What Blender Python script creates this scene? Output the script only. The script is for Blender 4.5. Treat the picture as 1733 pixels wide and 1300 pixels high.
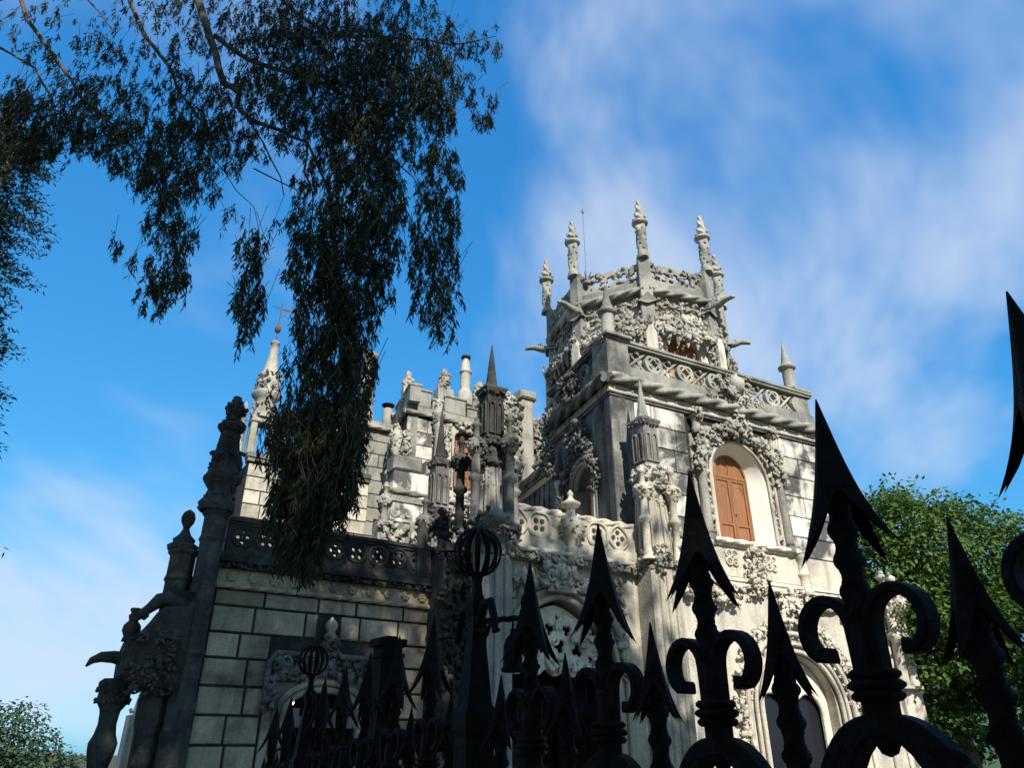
import bpy, bmesh, math, random
from math import sin, cos, pi, radians, sqrt, atan2
from mathutils import Vector, Matrix, noise

for o in list(bpy.data.objects):
    bpy.data.objects.remove(o)
scene = bpy.context.scene
col = scene.collection

# ------------------------------------------------------------------ camera
F_PX, PITCH, CAM_Z = 1230.0, radians(27.0), 1.6
cam_data = bpy.data.cameras.new("camera")
cam_data.sensor_fit = 'HORIZONTAL'
cam_data.sensor_width = 36.0
cam_data.lens = 36.0 * F_PX / 1733.0
cam_data.clip_start = 0.05
cam_data.clip_end = 5000
cam = bpy.data.objects.new("camera", cam_data)
cam.location = (0, 0, CAM_Z)
cam.rotation_euler = (radians(90) + PITCH, 0, 0)
col.objects.link(cam)
scene.camera = cam

# ------------------------------------------------------------------ light
SUN_AZ, SUN_EL = radians(160), radians(38)
SKY_STRENGTH = 0.13
SUN_STRENGTH = 5.0
world = bpy.data.worlds.new("World")
scene.world = world
world.use_nodes = True
wn = world.node_tree
wn.nodes.clear()
w_out = wn.nodes.new('ShaderNodeOutputWorld')
w_bg = wn.nodes.new('ShaderNodeBackground')
w_sky = wn.nodes.new('ShaderNodeTexSky')
w_sky.sky_type = 'NISHITA'
w_sky.sun_disc = False
w_sky.sun_elevation = SUN_EL
w_sky.sun_rotation = SUN_AZ
w_sky.altitude = 300
w_sky.air_density = 1.0
w_sky.dust_density = 1.0
w_sky.ozone_density = 3.0
w_bg.inputs['Strength'].default_value = SKY_STRENGTH
w_tc = wn.nodes.new('ShaderNodeTexCoord')


def wnode(kind, **kw):
    n = wn.nodes.new(kind)
    for k, v in kw.items():
        setattr(n, k, v)
    return n


# thin streaky clouds, laid out on a flat layer high above (direction / height)
w_sep = wnode('ShaderNodeSeparateXYZ')
wn.links.new(w_tc.outputs['Generated'], w_sep.inputs[0])
w_add = wnode('ShaderNodeMath', operation='ADD')
w_add.inputs[1].default_value = 0.75
wn.links.new(w_sep.outputs['Z'], w_add.inputs[0])
w_max = wnode('ShaderNodeMath', operation='MAXIMUM')
w_max.inputs[1].default_value = 0.05
wn.links.new(w_add.outputs[0], w_max.inputs[0])
w_div = wnode('ShaderNodeVectorMath', operation='DIVIDE')
w_cmb = wnode('ShaderNodeCombineXYZ')
for i in range(3):
    wn.links.new(w_max.outputs[0], w_cmb.inputs[i])
wn.links.new(w_tc.outputs['Generated'], w_div.inputs[0])
wn.links.new(w_cmb.outputs[0], w_div.inputs[1])
w_map = wnode('ShaderNodeMapping')
w_map.inputs['Location'].default_value = (20.0, 9.35, 0.0)
w_map.inputs['Rotation'].default_value = (0, 0, radians(-40))
w_map.inputs['Scale'].default_value = (1.7, 1.2, 1.0)
wn.links.new(w_div.outputs[0], w_map.inputs['Vector'])
w_n1 = wnode('ShaderNodeTexNoise')
w_n1.inputs['Scale'].default_value = 1.35
w_n1.inputs['Detail'].default_value = 5.0
w_n1.inputs['Roughness'].default_value = 0.55
w_n1.inputs['Distortion'].default_value = 0.35
wn.links.new(w_map.outputs[0], w_n1.inputs['Vector'])
w_r1 = wnode('ShaderNodeValToRGB')
w_r1.color_ramp.interpolation = 'EASE'
w_r1.color_ramp.elements[0].position = 0.43
w_r1.color_ramp.elements[0].color = (0, 0, 0, 1)
w_r1.color_ramp.elements[1].position = 0.66
w_r1.color_ramp.elements[1].color = (0.8, 0.8, 0.8, 1)
wn.links.new(w_n1.outputs['Fac'], w_r1.inputs['Fac'])
# the camera's rendering of the blue: one power curve per channel over the whole sky
w_rgb = wnode('ShaderNodeSeparateColor')
w_grade = wnode('ShaderNodeCombineColor')
wn.links.new(w_sky.outputs[0], w_rgb.inputs[0])
for i, (gain, power) in enumerate(((0.30, 1.05), (1.24, 0.64), (2.55, 0.42))):
    w_p = wnode('ShaderNodeMath', operation='POWER')
    w_p.inputs[1].default_value = power
    w_g = wnode('ShaderNodeMath', operation='MULTIPLY')
    w_g.inputs[1].default_value = gain
    wn.links.new(w_rgb.outputs[i], w_p.inputs[0])
    wn.links.new(w_p.outputs[0], w_g.inputs[0])
    wn.links.new(w_g.outputs[0], w_grade.inputs[i])
w_mix = wnode('ShaderNodeMix', data_type='RGBA')
wn.links.new(w_r1.outputs['Color'], w_mix.inputs['Factor'])
wn.links.new(w_grade.outputs[0], w_mix.inputs['A'])
w_mix.inputs['B'].default_value = (3.6, 4.1, 4.9, 1)
wn.links.new(w_mix.outputs['Result'], w_bg.inputs['Color'])
wn.links.new(w_bg.outputs[0], w_out.inputs['Surface'])

sun_data = bpy.data.lights.new("sun", 'SUN')
sun_data.energy = SUN_STRENGTH
sun_data.angle = radians(0.5)
sun_data.color = (1.0, 0.94, 0.84)
sun = bpy.data.objects.new("sun", sun_data)
sdir = Vector((sin(SUN_AZ) * cos(SUN_EL), cos(SUN_AZ) * cos(SUN_EL), sin(SUN_EL)))
sun.rotation_euler = sdir.to_track_quat('Z', 'Y').to_euler()
sun.location = (20, -40, 40)
col.objects.link(sun)

scene.view_settings.view_transform = 'Standard'
scene.view_settings.look = 'None'
scene.view_settings.exposure = 0.55
scene.view_settings.gamma = 1.0
scene.view_settings.use_curve_mapping = False
scene.render.engine = 'CYCLES'

# ------------------------------------------------------------------ helpers
FW = Vector((0, cos(PITCH), sin(PITCH)))
UPV = Vector((0, -sin(PITCH), cos(PITCH)))


def at(px, py, Y):
    """a point of the real world at distance Y in front of the photographer"""
    d = FW + Vector((1, 0, 0)) * ((px - 866.5) / F_PX) - UPV * ((py - 650.0) / F_PX)
    return Vector((0, 0, CAM_Z)) + d * (Y / d.y)


def azv(deg):
    a = radians(deg)
    return Vector((sin(a), cos(a), 0))


MATS = {}


def ramp(nt, fac, stops, interp='LINEAR'):
    r = nt.nodes.new('ShaderNodeValToRGB')
    r.color_ramp.interpolation = interp
    while len(r.color_ramp.elements) < len(stops):
        r.color_ramp.elements.new(0.5)
    for e, (p, c) in zip(r.color_ramp.elements, stops):
        e.position = p
        e.color = (*c, 1) if len(c) == 3 else c
    nt.links.new(fac, r.inputs['Fac'])
    return r.outputs['Color']


def mixc(nt, fac, a, b, mode='MIX'):
    m = nt.nodes.new('ShaderNodeMix')
    m.data_type = 'RGBA'
    m.blend_type = mode
    for key, val in (('Factor', fac), ('A', a), ('B', b)):
        if hasattr(val, 'is_output'):
            nt.links.new(val, m.inputs[key])
        elif isinstance(val, (int, float)):
            m.inputs[key].default_value = val
        else:
            m.inputs[key].default_value = (*val, 1)
    return m.outputs['Result']


def noise_tex(nt, vec, scale, detail=5, rough=0.55, dist=0.0):
    n = nt.nodes.new('ShaderNodeTexNoise')
    n.inputs['Scale'].default_value = scale
    n.inputs['Detail'].default_value = detail
    n.inputs['Roughness'].default_value = rough
    n.inputs['Distortion'].default_value = dist
    nt.links.new(vec, n.inputs['Vector'])
    return n.outputs['Fac']


def new_mat(name):
    m = bpy.data.materials.new(name)
    m.use_nodes = True
    nt = m.node_tree
    b = nt.nodes['Principled BSDF']
    MATS[name] = m
    return m, nt, b


def bump(nt, b, h, strength, dist):
    bp = nt.nodes.new('ShaderNodeBump')
    bp.inputs['Strength'].default_value = strength
    bp.inputs['Distance'].default_value = dist
    nt.links.new(h, bp.inputs['Height'])
    nt.links.new(bp.outputs['Normal'], b.inputs['Normal'])


def stone(name, clean, soot, lo, hi, streak=0.5, lichen=0.25, ochre=0.12, vary=0.25):
    """limestone: pale base, soot patches where noise passes lo..hi, rain streaks, lichen, ochre"""
    m, nt, b = new_mat(name)
    g = nt.nodes.new('ShaderNodeNewGeometry')
    pos = g.outputs['Position']
    oi = nt.nodes.new('ShaderNodeObjectInfo')
    sh = nt.nodes.new('ShaderNodeVectorMath')
    sh.operation = 'MULTIPLY_ADD'
    cb = nt.nodes.new('ShaderNodeCombineXYZ')
    for i in range(3):
        nt.links.new(oi.outputs['Random'], cb.inputs[i])
    nt.links.new(cb.outputs[0], sh.inputs[0])
    sh.inputs[1].default_value = (0.7, 0.7, 0.7)
    nt.links.new(pos, sh.inputs[2])
    p2 = sh.outputs[0]
    mp = nt.nodes.new('ShaderNodeMapping')
    mp.inputs['Scale'].default_value = (4.5, 4.5, 0.55)
    nt.links.new(p2, mp.inputs['Vector'])
    big = noise_tex(nt, p2, 0.9, 8, 0.62, 0.4)
    c = mixc(nt, ramp(nt, big, [(lo, (0, 0, 0)), (hi, (1, 1, 1))]), clean, soot)
    st = noise_tex(nt, mp.outputs[0], 1.0, 6, 0.6, 0.2)
    sm = ramp(nt, st, [(0.48, (0, 0, 0)), (0.68, (streak, streak, streak))])
    c = mixc(nt, sm, c, tuple(s * 0.8 for s in soot))
    li = noise_tex(nt, p2, 5.0, 6, 0.7)
    lm = ramp(nt, li, [(0.52, (0, 0, 0)), (0.66, (lichen, lichen, lichen))])
    c = mixc(nt, lm, c, (0.30, 0.29, 0.25))
    oc = noise_tex(nt, p2, 1.7, 4, 0.6)
    om = ramp(nt, oc, [(0.56, (0, 0, 0)), (0.72, (ochre, ochre, ochre))])
    c = mixc(nt, om, c, (0.42, 0.27, 0.13))
    fine = noise_tex(nt, p2, 34.0, 4, 0.7)
    fm = ramp(nt, fine, [(0.3, (0.72, 0.72, 0.72)), (0.7, (1.1, 1.1, 1.1))])
    c = mixc(nt, 1.0, c, fm, 'MULTIPLY')
    vr = ramp(nt, oi.outputs['Random'], [(0, (1 - vary,) * 3), (1, (1 + vary * 0.25,) * 3)])
    c = mixc(nt, 1.0, c, vr, 'MULTIPLY')
    nt.links.new(c, b.inputs['Base Color'])
    b.inputs['Roughness'].default_value = 0.92
    b.inputs['Specular IOR Level'].default_value = 0.15
    med = noise_tex(nt, p2, 14.0, 6, 0.65)
    bump(nt, b, med, 0.55, 0.05)
    return m


stone('stone_cream', (0.58, 0.525, 0.425), (0.19, 0.18, 0.16), 0.48, 0.70, 0.45, 0.30, 0.22)
stone('stone_bright', (0.70, 0.64, 0.53), (0.30, 0.28, 0.24), 0.52, 0.74, 0.40, 0.22, 0.30)
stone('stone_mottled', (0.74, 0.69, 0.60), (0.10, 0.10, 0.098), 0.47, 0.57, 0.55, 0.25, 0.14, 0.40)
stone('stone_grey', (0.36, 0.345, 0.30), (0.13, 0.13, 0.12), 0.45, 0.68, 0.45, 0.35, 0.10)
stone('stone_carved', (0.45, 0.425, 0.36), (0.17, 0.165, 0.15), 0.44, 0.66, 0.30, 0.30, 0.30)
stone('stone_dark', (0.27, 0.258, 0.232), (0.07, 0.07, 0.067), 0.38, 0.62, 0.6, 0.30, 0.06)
stone('stone_soot_shade', (0.085, 0.082, 0.075), (0.024, 0.024, 0.024), 0.40, 0.62, 0.5, 0.18, 0.03)  # sooty stone; the porch's silhouette darkness is also put into this colour
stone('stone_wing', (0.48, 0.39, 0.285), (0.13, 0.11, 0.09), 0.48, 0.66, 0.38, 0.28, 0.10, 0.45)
stone('stone_band', (0.46, 0.38, 0.25), (0.10, 0.10, 0.09), 0.48, 0.66, 0.45, 0.25, 0.55)
stone('mortar', (0.05, 0.05, 0.048), (0.02, 0.02, 0.02), 0.45, 0.7, 0.3, 0.1, 0.05)


def simple(name, c, rough=0.7, spec=0.3, metal=0.0, nscale=0, namp=0.3, bmp=0.0):
    m, nt, b = new_mat(name)
    b.inputs['Base Color'].default_value = (*c, 1)
    b.inputs['Roughness'].default_value = rough
    b.inputs['Specular IOR Level'].default_value = spec
    b.inputs['Metallic'].default_value = metal
    if nscale:
        tc = nt.nodes.new('ShaderNodeNewGeometry')
        f = noise_tex(nt, tc.outputs['Position'], nscale, 6, 0.65)
        k = ramp(nt, f, [(0.3, tuple(x * (1 - namp) for x in c)), (0.7, tuple(min(1, x * (1 + namp)) for x in c))])
        nt.links.new(k, b.inputs['Base Color'])
        if bmp:
            bump(nt, b, f, bmp, 0.01)
    return m


simple('iron', (0.0036, 0.0033, 0.003), 0.6, 0.05, 0.0, 55, 0.85, 0.6)
simple('iron_far', (0.012, 0.012, 0.012), 0.7, 0.25)
simple('rod_metal', (0.16, 0.16, 0.17), 0.5, 0.3, 0.0)
simple('glass_dark', (0.012, 0.013, 0.016), 0.12, 0.22)
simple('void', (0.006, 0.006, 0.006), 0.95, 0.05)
simple('lamp_glass', (0.25, 0.22, 0.16), 0.3, 0.5)
simple('asphalt', (0.05, 0.05, 0.05), 0.9, 0.2, 0, 40, 0.4, 0.4)
simple('paving', (0.18, 0.17, 0.15), 0.9, 0.2, 0, 8, 0.3, 0.3)
simple('earth', (0.07, 0.065, 0.04), 0.95, 0.1, 0, 3, 0.5, 0.4)
simple('bark', (0.11, 0.085, 0.06), 0.9, 0.15, 0, 9, 0.6, 0.8)
simple('bark_pale', (0.085, 0.066, 0.05), 0.85, 0.15, 0, 5, 0.75, 0.6)
simple('terracotta', (0.33, 0.17, 0.09), 0.85, 0.2, 0, 4, 0.45, 0.3)
simple('plaster', (0.72, 0.68, 0.60), 0.9, 0.15, 0, 3, 0.10, 0.1)
simple('rust', (0.12, 0.05, 0.025), 0.8, 0.3, 0, 20, 0.4)


mb_, nt_, b_ = new_mat('bulb')
b_.inputs['Base Color'].default_value = (.9, .7, .4, 1)
b_.inputs['Emission Color'].default_value = (1.0, .62, .25, 1)
b_.inputs['Emission Strength'].default_value = 6.0


def wood():
    m, nt, b = new_mat('wood')
    g = nt.nodes.new('ShaderNodeNewGeometry')
    mp = nt.nodes.new('ShaderNodeMapping')
    mp.inputs['Scale'].default_value = (9, 9, 0.6)
    nt.links.new(g.outputs['Position'], mp.inputs['Vector'])
    f = noise_tex(nt, mp.outputs[0], 2.0, 6, 0.6, 0.6)
    c = ramp(nt, f, [(0.3, (0.14, 0.056, 0.022)), (0.7, (0.31, 0.135, 0.052))])
    nt.links.new(c, b.inputs['Base Color'])
    b.inputs['Roughness'].default_value = 0.55
    bump(nt, b, f, 0.25, 0.01)


wood()


def leafmat(name, c1, c2, c3, trans=0.35, spec=0.3):
    m, nt, b = new_mat(name)
    out = nt.nodes['Material Output']
    g = nt.nodes.new('ShaderNodeNewGeometry')
    f = noise_tex(nt, g.outputs['Position'], 0.9, 3)
    a = nt.nodes.new('ShaderNodeMath')
    a.operation = 'MULTIPLY_ADD'
    nt.links.new(g.outputs['Random Per Island'], a.inputs[0])
    a.inputs[1].default_value = 0.6
    s = nt.nodes.new('ShaderNodeMath')
    s.operation = 'SUBTRACT'
    nt.links.new(f, s.inputs[0])
    s.inputs[1].default_value = 0.3
    nt.links.new(s.outputs[0], a.inputs[2])
    c = ramp(nt, a.outputs[0], [(0.1, c1), (0.5, c2), (0.9, c3)])
    nt.links.new(c, b.inputs['Base Color'])
    b.inputs['Roughness'].default_value = 0.55
    b.inputs['Specular IOR Level'].default_value = spec
    t = nt.nodes.new('ShaderNodeBsdfTranslucent')
    nt.links.new(c, t.inputs['Color'])
    mx = nt.nodes.new('ShaderNodeMixShader')
    mx.inputs[0].default_value = trans
    nt.links.new(b.outputs[0], mx.inputs[1])
    nt.links.new(t.outputs[0], mx.inputs[2])
    nt.links.new(mx.outputs[0], out.inputs['Surface'])


leafmat('leaf_eucalyptus', (0.011, 0.016, 0.007), (0.022, 0.031, 0.013), (0.065, 0.066, 0.028), 0.18, 0.10)
leafmat('leaf_broad', (0.035, 0.075, 0.014), (0.07, 0.13, 0.022), (0.13, 0.20, 0.04), 0.35)
leafmat('leaf_conifer', (0.006, 0.014, 0.010), (0.012, 0.024, 0.016), (0.02, 0.035, 0.02), 0.08, 0.1)
leafmat('leaf_far', (0.03, 0.06, 0.03), (0.045, 0.085, 0.04), (0.07, 0.11, 0.05), 0.2)

# unit icosphere (42 vertices) used for carved lumps
_bm = bmesh.new()
bmesh.ops.create_icosphere(_bm, subdivisions=2, radius=1.0)
ICO_V = [v.co.copy() for v in _bm.verts]
ICO_F = [[v.index for v in f.verts] for f in _bm.faces]
_bm.free()
_bm = bmesh.new()
bmesh.ops.create_icosphere(_bm, subdivisions=1, radius=1.0)
ICO1_V = [v.co.copy() for v in _bm.verts]
ICO1_F = [[v.index for v in f.verts] for f in _bm.faces]
_bm.free()


class MB:
    def __init__(self, T=None):
        self.v, self.f, self.s, self.T = [], [], [], T

    def add(self, vs, fs, smooth=False):
        n = len(self.v)
        if self.T is None:
            self.v.extend([tuple(p) for p in vs])
        else:
            T = self.T
            self.v.extend([tuple(T @ Vector(p)) for p in vs])
        self.f.extend([[i + n for i in f] for f in fs])
        self.s.extend([smooth] * len(fs))

    def box(self, x0, x1, y0, y1, z0, z1):
        vs = [(x0, y0, z0), (x1, y0, z0), (x1, y1, z0), (x0, y1, z0), (x0, y0, z1), (x1, y0, z1), (x1, y1, z1), (x0, y1, z1)]
        self.add(vs, [(0, 3, 2, 1), (4, 5, 6, 7), (0, 1, 5, 4), (1, 2, 6, 5), (2, 3, 7, 6), (3, 0, 4, 7)])

    def cbox(self, x0, x1, y0, y1, z0, z1, c=0.012, jit=0.0, rng=None):
        """box with its front (y0) edges chamfered, slightly uneven"""
        j = (lambda: (rng.uniform(-jit, jit) if rng else 0))
        fr = [(x0 + c + j(), y0 + j() * .6, z0 + c + j()), (x1 - c + j(), y0 + j() * .6, z0 + c + j()),
              (x1 - c + j(), y0 + j() * .6, z1 - c + j()), (x0 + c + j(), y0 + j() * .6, z1 - c + j())]
        md = [(x0, y0 + c, z0), (x1, y0 + c, z0), (x1, y0 + c, z1), (x0, y0 + c, z1)]
        bk = [(x0, y1, z0), (x1, y1, z0), (x1, y1, z1), (x0, y1, z1)]
        fs = [(0, 1, 2, 3), (11, 10, 9, 8)]
        for a in range(4):
            b_ = (a + 1) % 4
            fs.append((a + 4, b_ + 4, b_, a))
            fs.append((a + 8, b_ + 8, b_ + 4, a + 4))
        self.add(fr + md + bk, fs)

    def loft(self, rings, smooth=True, cap=True):
        n = len(rings[0])
        vs, fs = [], []
        for r in rings:
            vs.extend(r)
        for i in range(len(rings) - 1):
            for k in range(n):
                k2 = (k + 1) % n
                fs.append((i * n + k, i * n + k2, (i + 1) * n + k2, (i + 1) * n + k))
        self.add(vs, fs, smooth)
        if cap:
            self.add(rings[0], [tuple(reversed(range(n)))], False)
            self.add(rings[-1], [tuple(range(n))], False)

    def lathe(self, prof, c=(0, 0, 0), n=12, smooth=True, lobes=0, amp=0.0, twist=0.0, rot=0.0, sx=1, sy=1):
        """prof: (radius, z) from bottom to top; lobes/twist make spiral flutes"""
        rings = []
        for r, z in prof:
            ring = []
            for k in range(n):
                a = 2 * pi * k / n + rot
                rr = max(r, 0.0005)
                if lobes:
                    rr *= 1 + amp * cos(lobes * a + twist * z)
                ring.append((c[0] + rr * cos(a) * sx, c[1] + rr * sin(a) * sy, c[2] + z))
            rings.append(ring)
        self.loft(rings, smooth)

    def prism(self, r0, r1, z0, z1, c=(0, 0), n=4, rot=pi / 4):
        self.lathe([(r0, z0), (r1, z1)], (c[0], c[1], 0), n, False, rot=rot)

    def tube(self, pts, rad, n=8, lobes=0, amp=0.0, twist=0.0, flat=None, smooth=True):
        pts = [Vector(p) for p in pts]
        N = len(pts)
        rads = rad if isinstance(rad, (list, tuple)) else [rad] * N
        t0 = (pts[1] - pts[0]).normalized()
        up = Vector((0, 0, 1)) if abs(t0.z) < 0.9 else Vector((1, 0, 0))
        nx = t0.cross(up).normalized()
        rings, dist = [], 0.0
        for i, p in enumerate(pts):
            t = (pts[min(i + 1, N - 1)] - pts[max(i - 1, 0)])
            if t.length < 1e-9:
                t = t0
            t.normalize()
            nx = (nx - t * nx.dot(t))
            if nx.length < 1e-6:
                nx = t.orthogonal()
            nx.normalize()
            ny = t.cross(nx)
            if i:
                dist += (p - pts[i - 1]).length
            ring = []
            for k in range(n):
                a = 2 * pi * k / n
                r = rads[i]
                if lobes:
                    r *= 1 + amp * (2.2 * abs(cos(0.5 * (lobes * a + twist * dist))) - 1.6)
                cx, cy = cos(a) * r, sin(a) * r
                if flat:
                    cx, cy = cx * flat[0], cy * flat[1]
                ring.append(p + nx * cx + ny * cy)
            rings.append(ring)
        self.loft(rings, smooth)

    def rope(self, p0, p1, r, pitch=None, lobes=3, n=15, amp=0.28):
        p0, p1 = Vector(p0), Vector(p1)
        L = (p1 - p0).length
        pitch = pitch or r * 5.5
        steps = max(4, int(L / (pitch / 12)))
        self.tube([p0.lerp(p1, i / steps) for i in range(steps + 1)], r, n, lobes, amp, 2 * pi / pitch)

    def ropepath(self, pts, r, pitch=None, lobes=3, n=12, amp=0.28):
        pitch = pitch or r * 5.5
        out = []
        for a, b_ in zip(pts[:-1], pts[1:]):
            a, b_ = Vector(a), Vector(b_)
            s = max(1, int((b_ - a).length / (pitch / 8)))
            out.extend([a.lerp(b_, i / s) for i in range(s)])
        out.append(Vector(pts[-1]))
        self.tube(out, r, n, lobes, amp, 2 * pi / pitch)

    def blob(self, c, r, rng, sc=(1, 1, 1), jit=0.22):
        if jit == 0.22 and r > .03:
            # rough carved lump: several small chiselled pieces
            for _ in range(4):
                o_ = (rng.uniform(-.62, .62) * r * sc[0], rng.uniform(-.62, .62) * r * sc[1], rng.uniform(-.62, .62) * r * sc[2])
                self.chip((c[0] + o_[0], c[1] + o_[1], c[2] + o_[2]), r * rng.uniform(.42, .72), rng)
            return
        e = Matrix.Rotation(rng.uniform(0, 6.28), 3, 'Y') @ Matrix.Rotation(rng.uniform(-0.5, 0.5), 3, 'X')
        vs = []
        for p in ICO_V:
            k = r * (1 + rng.uniform(-jit, jit))
            q = e @ Vector((p.x * sc[0] * k, p.y * sc[1] * k, p.z * sc[2] * k))
            vs.append((c[0] + q.x, c[1] + q.y, c[2] + q.z))
        self.add(vs, ICO_F, True)

    def chip(self, c, r, rng):
        e = Matrix.Rotation(rng.uniform(0, 6.28), 3, 'Y') @ Matrix.Rotation(rng.uniform(0, 6.28), 3, 'X')
        sx, sz = rng.uniform(.6, 1.0), rng.uniform(.9, 1.5)
        vs = []
        for p in ICO1_V:
            k = r * rng.uniform(.72, 1.22)
            q = e @ Vector((p.x * k * sx, p.y * k, p.z * k * sz))
            vs.append((c[0] + q.x, c[1] + q.y, c[2] + q.z))
        self.add(vs, ICO1_F, rng.random() < .5)

    def chips_on(self, prof, c, n, rng, size):
        """chiselled relief scattered over a turned profile"""
        for _ in range(n):
            k = rng.randrange(len(prof) - 1)
            t = rng.random()
            r = prof[k][0] * (1 - t) + prof[k + 1][0] * t
            z = prof[k][1] * (1 - t) + prof[k + 1][1] * t
            a = rng.uniform(0, 6.28)
            self.chip((c[0] + r * .92 * cos(a), c[1] + r * .92 * sin(a), z), size * rng.uniform(.6, 1.3), rng)

    def curl(self, c, r, rng, thick=0.32):
        a0 = rng.uniform(0, 6.28)
        sw = rng.choice((-1, 1)) * rng.uniform(3.6, 5.4)
        pts, rad = [], []
        for i in range(9):
            t = i / 8
            a = a0 + sw * t
            rr = r * (1 - 0.62 * t)
            pts.append((c[0] + rr * cos(a), c[1] - r * 0.35 * t, c[2] + rr * sin(a)))
            rad.append(r * thick * (1 - 0.35 * t))
        self.tube(pts, rad, 6)

    def acanthus(self, c, r, rng):
        """curling carved leaf: a bent ridge with side lobes"""
        a = rng.uniform(0, 6.28)
        dx, dz = cos(a), sin(a)
        L = r * 2.4
        rings = []
        for i in range(6):
            t = i / 5
            w = r * 0.75 * sin(pi * min(1, 0.15 + 0.85 * t)) * (1.0 + 0.35 * ((i % 2) * 2 - 1)) + 0.01
            y = -r * (0.25 + 0.9 * sin(t * pi * 0.8))
            px, pz = c[0] + dx * L * (t - 0.5), c[2] + dz * L * (t - 0.5)
            nx_, nz_ = -dz, dx
            rings.append([(px + nx_ * w, c[1] + y + r * .35, pz + nz_ * w), (px + nx_ * w * .4, c[1] + y - r * .05, pz + nz_ * w * .4),
                          (px, c[1] + y + r * .12, pz), (px - nx_ * w * .4, c[1] + y - r * .05, pz - nz_ * w * .4),
                          (px - nx_ * w, c[1] + y + r * .35, pz - nz_ * w), (px, c[1] + y + r * .7, pz)])
        self.loft(rings, True)

    def carve(self, c, r, rng):
        k = rng.random()
        if k < 0.12:
            self.blob(c, r * rng.uniform(.5, .9), rng, (1.0, 0.8, 0.8))
        elif k < 0.60:
            self.acanthus(c, r * rng.uniform(.8, 1.15), rng)
        elif k < 0.91:
            self.curl(c, r * rng.uniform(0.9, 1.3), rng)
        else:
            self.blob(c, r * 0.5, rng, (1, 1, 1), 0.05)

    def carve_path(self, pts, width, n, r, y, depth, rng):
        P = [Vector((p[0], 0, p[1])) for p in pts]
        segs = [(P[i + 1] - P[i]).length for i in range(len(P) - 1)]
        tot = sum(segs)
        n, r = int(n * 1.9), r * .74
        for i in range(n):
            d = tot * (i + rng.random()) / n
            k = 0
            while k < len(segs) - 1 and d > segs[k]:
                d -= segs[k]
                k += 1
            p = P[k].lerp(P[k + 1], min(1, d / max(segs[k], 1e-6)))
            q = (rng.uniform(-.5, .5) + rng.uniform(-.5, .5))
            dirv = (P[k + 1] - P[k]).normalized()
            nv = Vector((-dirv.z, 0, dirv.x))
            p = p + nv * q * width
            self.carve((p.x, y - depth * (1 - abs(q)) * rng.uniform(.2, 1.0), p.z), r * rng.uniform(.7, 1.25), rng)

    def carve_rect(self, u0, u1, z0, z1, n, r, y, depth, rng):
        n, r = int(n * 1.9), r * .74
        for i in range(n):
            self.carve((rng.uniform(u0, u1), y - depth * rng.random(), rng.uniform(z0, z1)), r * rng.uniform(.7, 1.3), rng)

    def flat(self, outline, holes, y0, y1, bev=0.0):
        """plate in the (u, z) plane with real openings, thickness y0..y1"""
        cu = bpy.data.curves.new('tmp', 'CURVE')
        cu.dimensions = '2D'
        cu.fill_mode = 'BOTH'
        cu.extrude = max(0.001, abs(y1 - y0) / 2 - bev)
        cu.bevel_depth = bev
        cu.bevel_resolution = 0
        for poly in [outline] + list(holes):
            sp = cu.splines.new('POLY')
            sp.points.add(len(poly) - 1)
            for pt, q in zip(sp.points, poly):
                pt.co = (q[0], q[1], 0, 1)
            sp.use_cyclic_u = True
        ob = bpy.data.objects.new('tmp', cu)
        me = ob.to_mesh()
        yc = (y0 + y1) / 2
        vs = [(v.co.x, yc - v.co.z, v.co.y) for v in me.vertices]
        fs = [tuple(p.vertices) for p in me.polygons]
        ob.to_mesh_clear()
        bpy.data.objects.remove(ob)
        bpy.data.curves.remove(cu)
        self.add(vs, fs, False)

    def build(self, name, mat, parent=None, M=None, kind=None):
        me = bpy.data.meshes.new(name)
        me.from_pydata(self.v, [], self.f)
        me.polygons.foreach_set('use_smooth', self.s)
        me.materials.append(MATS[mat])
        me.update()
        o = bpy.data.objects.new(name, me)
        col.objects.link(o)
        if parent is not None:
            o.parent = parent
        if M is not None:
            o.matrix_local = M
        if kind:
            o['kind'] = kind
        return o


def fix_normals(o):
    bm_ = bmesh.new()
    bm_.from_mesh(o.data)
    bmesh.ops.recalc_face_normals(bm_, faces=bm_.faces)
    bm_.to_mesh(o.data)
    bm_.free()


def thing(name, label, cat, loc=(0, 0, 0), az=None, group=None):
    """an Empty; with az its x axis runs along that compass direction, y into the building"""
    o = bpy.data.objects.new(name, None)
    o.empty_display_size = 0.3
    col.objects.link(o)
    o.location = loc
    if az is not None:
        o.rotation_euler = (0, 0, radians(90 - az))
    tag(o, label, cat, group)
    return o


def tag(o, label, cat, group=None):
    o['label'] = label
    o['category'] = cat
    if group:
        o['group'] = group


def struct(o):
    o['kind'] = 'structure'
    return o


def circle(cx, cz, r, n=14, a0=0.0):
    return [(cx + r * cos(a0 + 2 * pi * k / n), cz + r * sin(a0 + 2 * pi * k / n)) for k in range(n)]


def foil(cx, cz, r, lobes=4, n=32, a0=0.0, depth=0.45):
    """cusped (quatrefoil) outline"""
    out = []
    for k in range(n):
        a = 2 * pi * k / n
        rr = r * (1 - depth + depth * abs(cos(lobes * a / 2)) ** 0.7)
        out.append((cx + rr * cos(a + a0), cz + rr * sin(a + a0)))
    return out


def arch_pts(u0, u1, z0, zs, rise, n=14, point=0.0):
    """closed outline: rectangle with an arched head"""
    uc, hw = (u0 + u1) / 2, (u1 - u0) / 2
    out = [(u0, z0), (u1, z0)]
    for k in range(n + 1):
        a = pi * k / n
        z = zs + rise * (sin(a) ** (1 - point * 0.3)) + point * rise * 0.25 * (1 - abs(cos(a))) ** 2
        out.append((uc + hw * cos(a), z))
    return out


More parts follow.
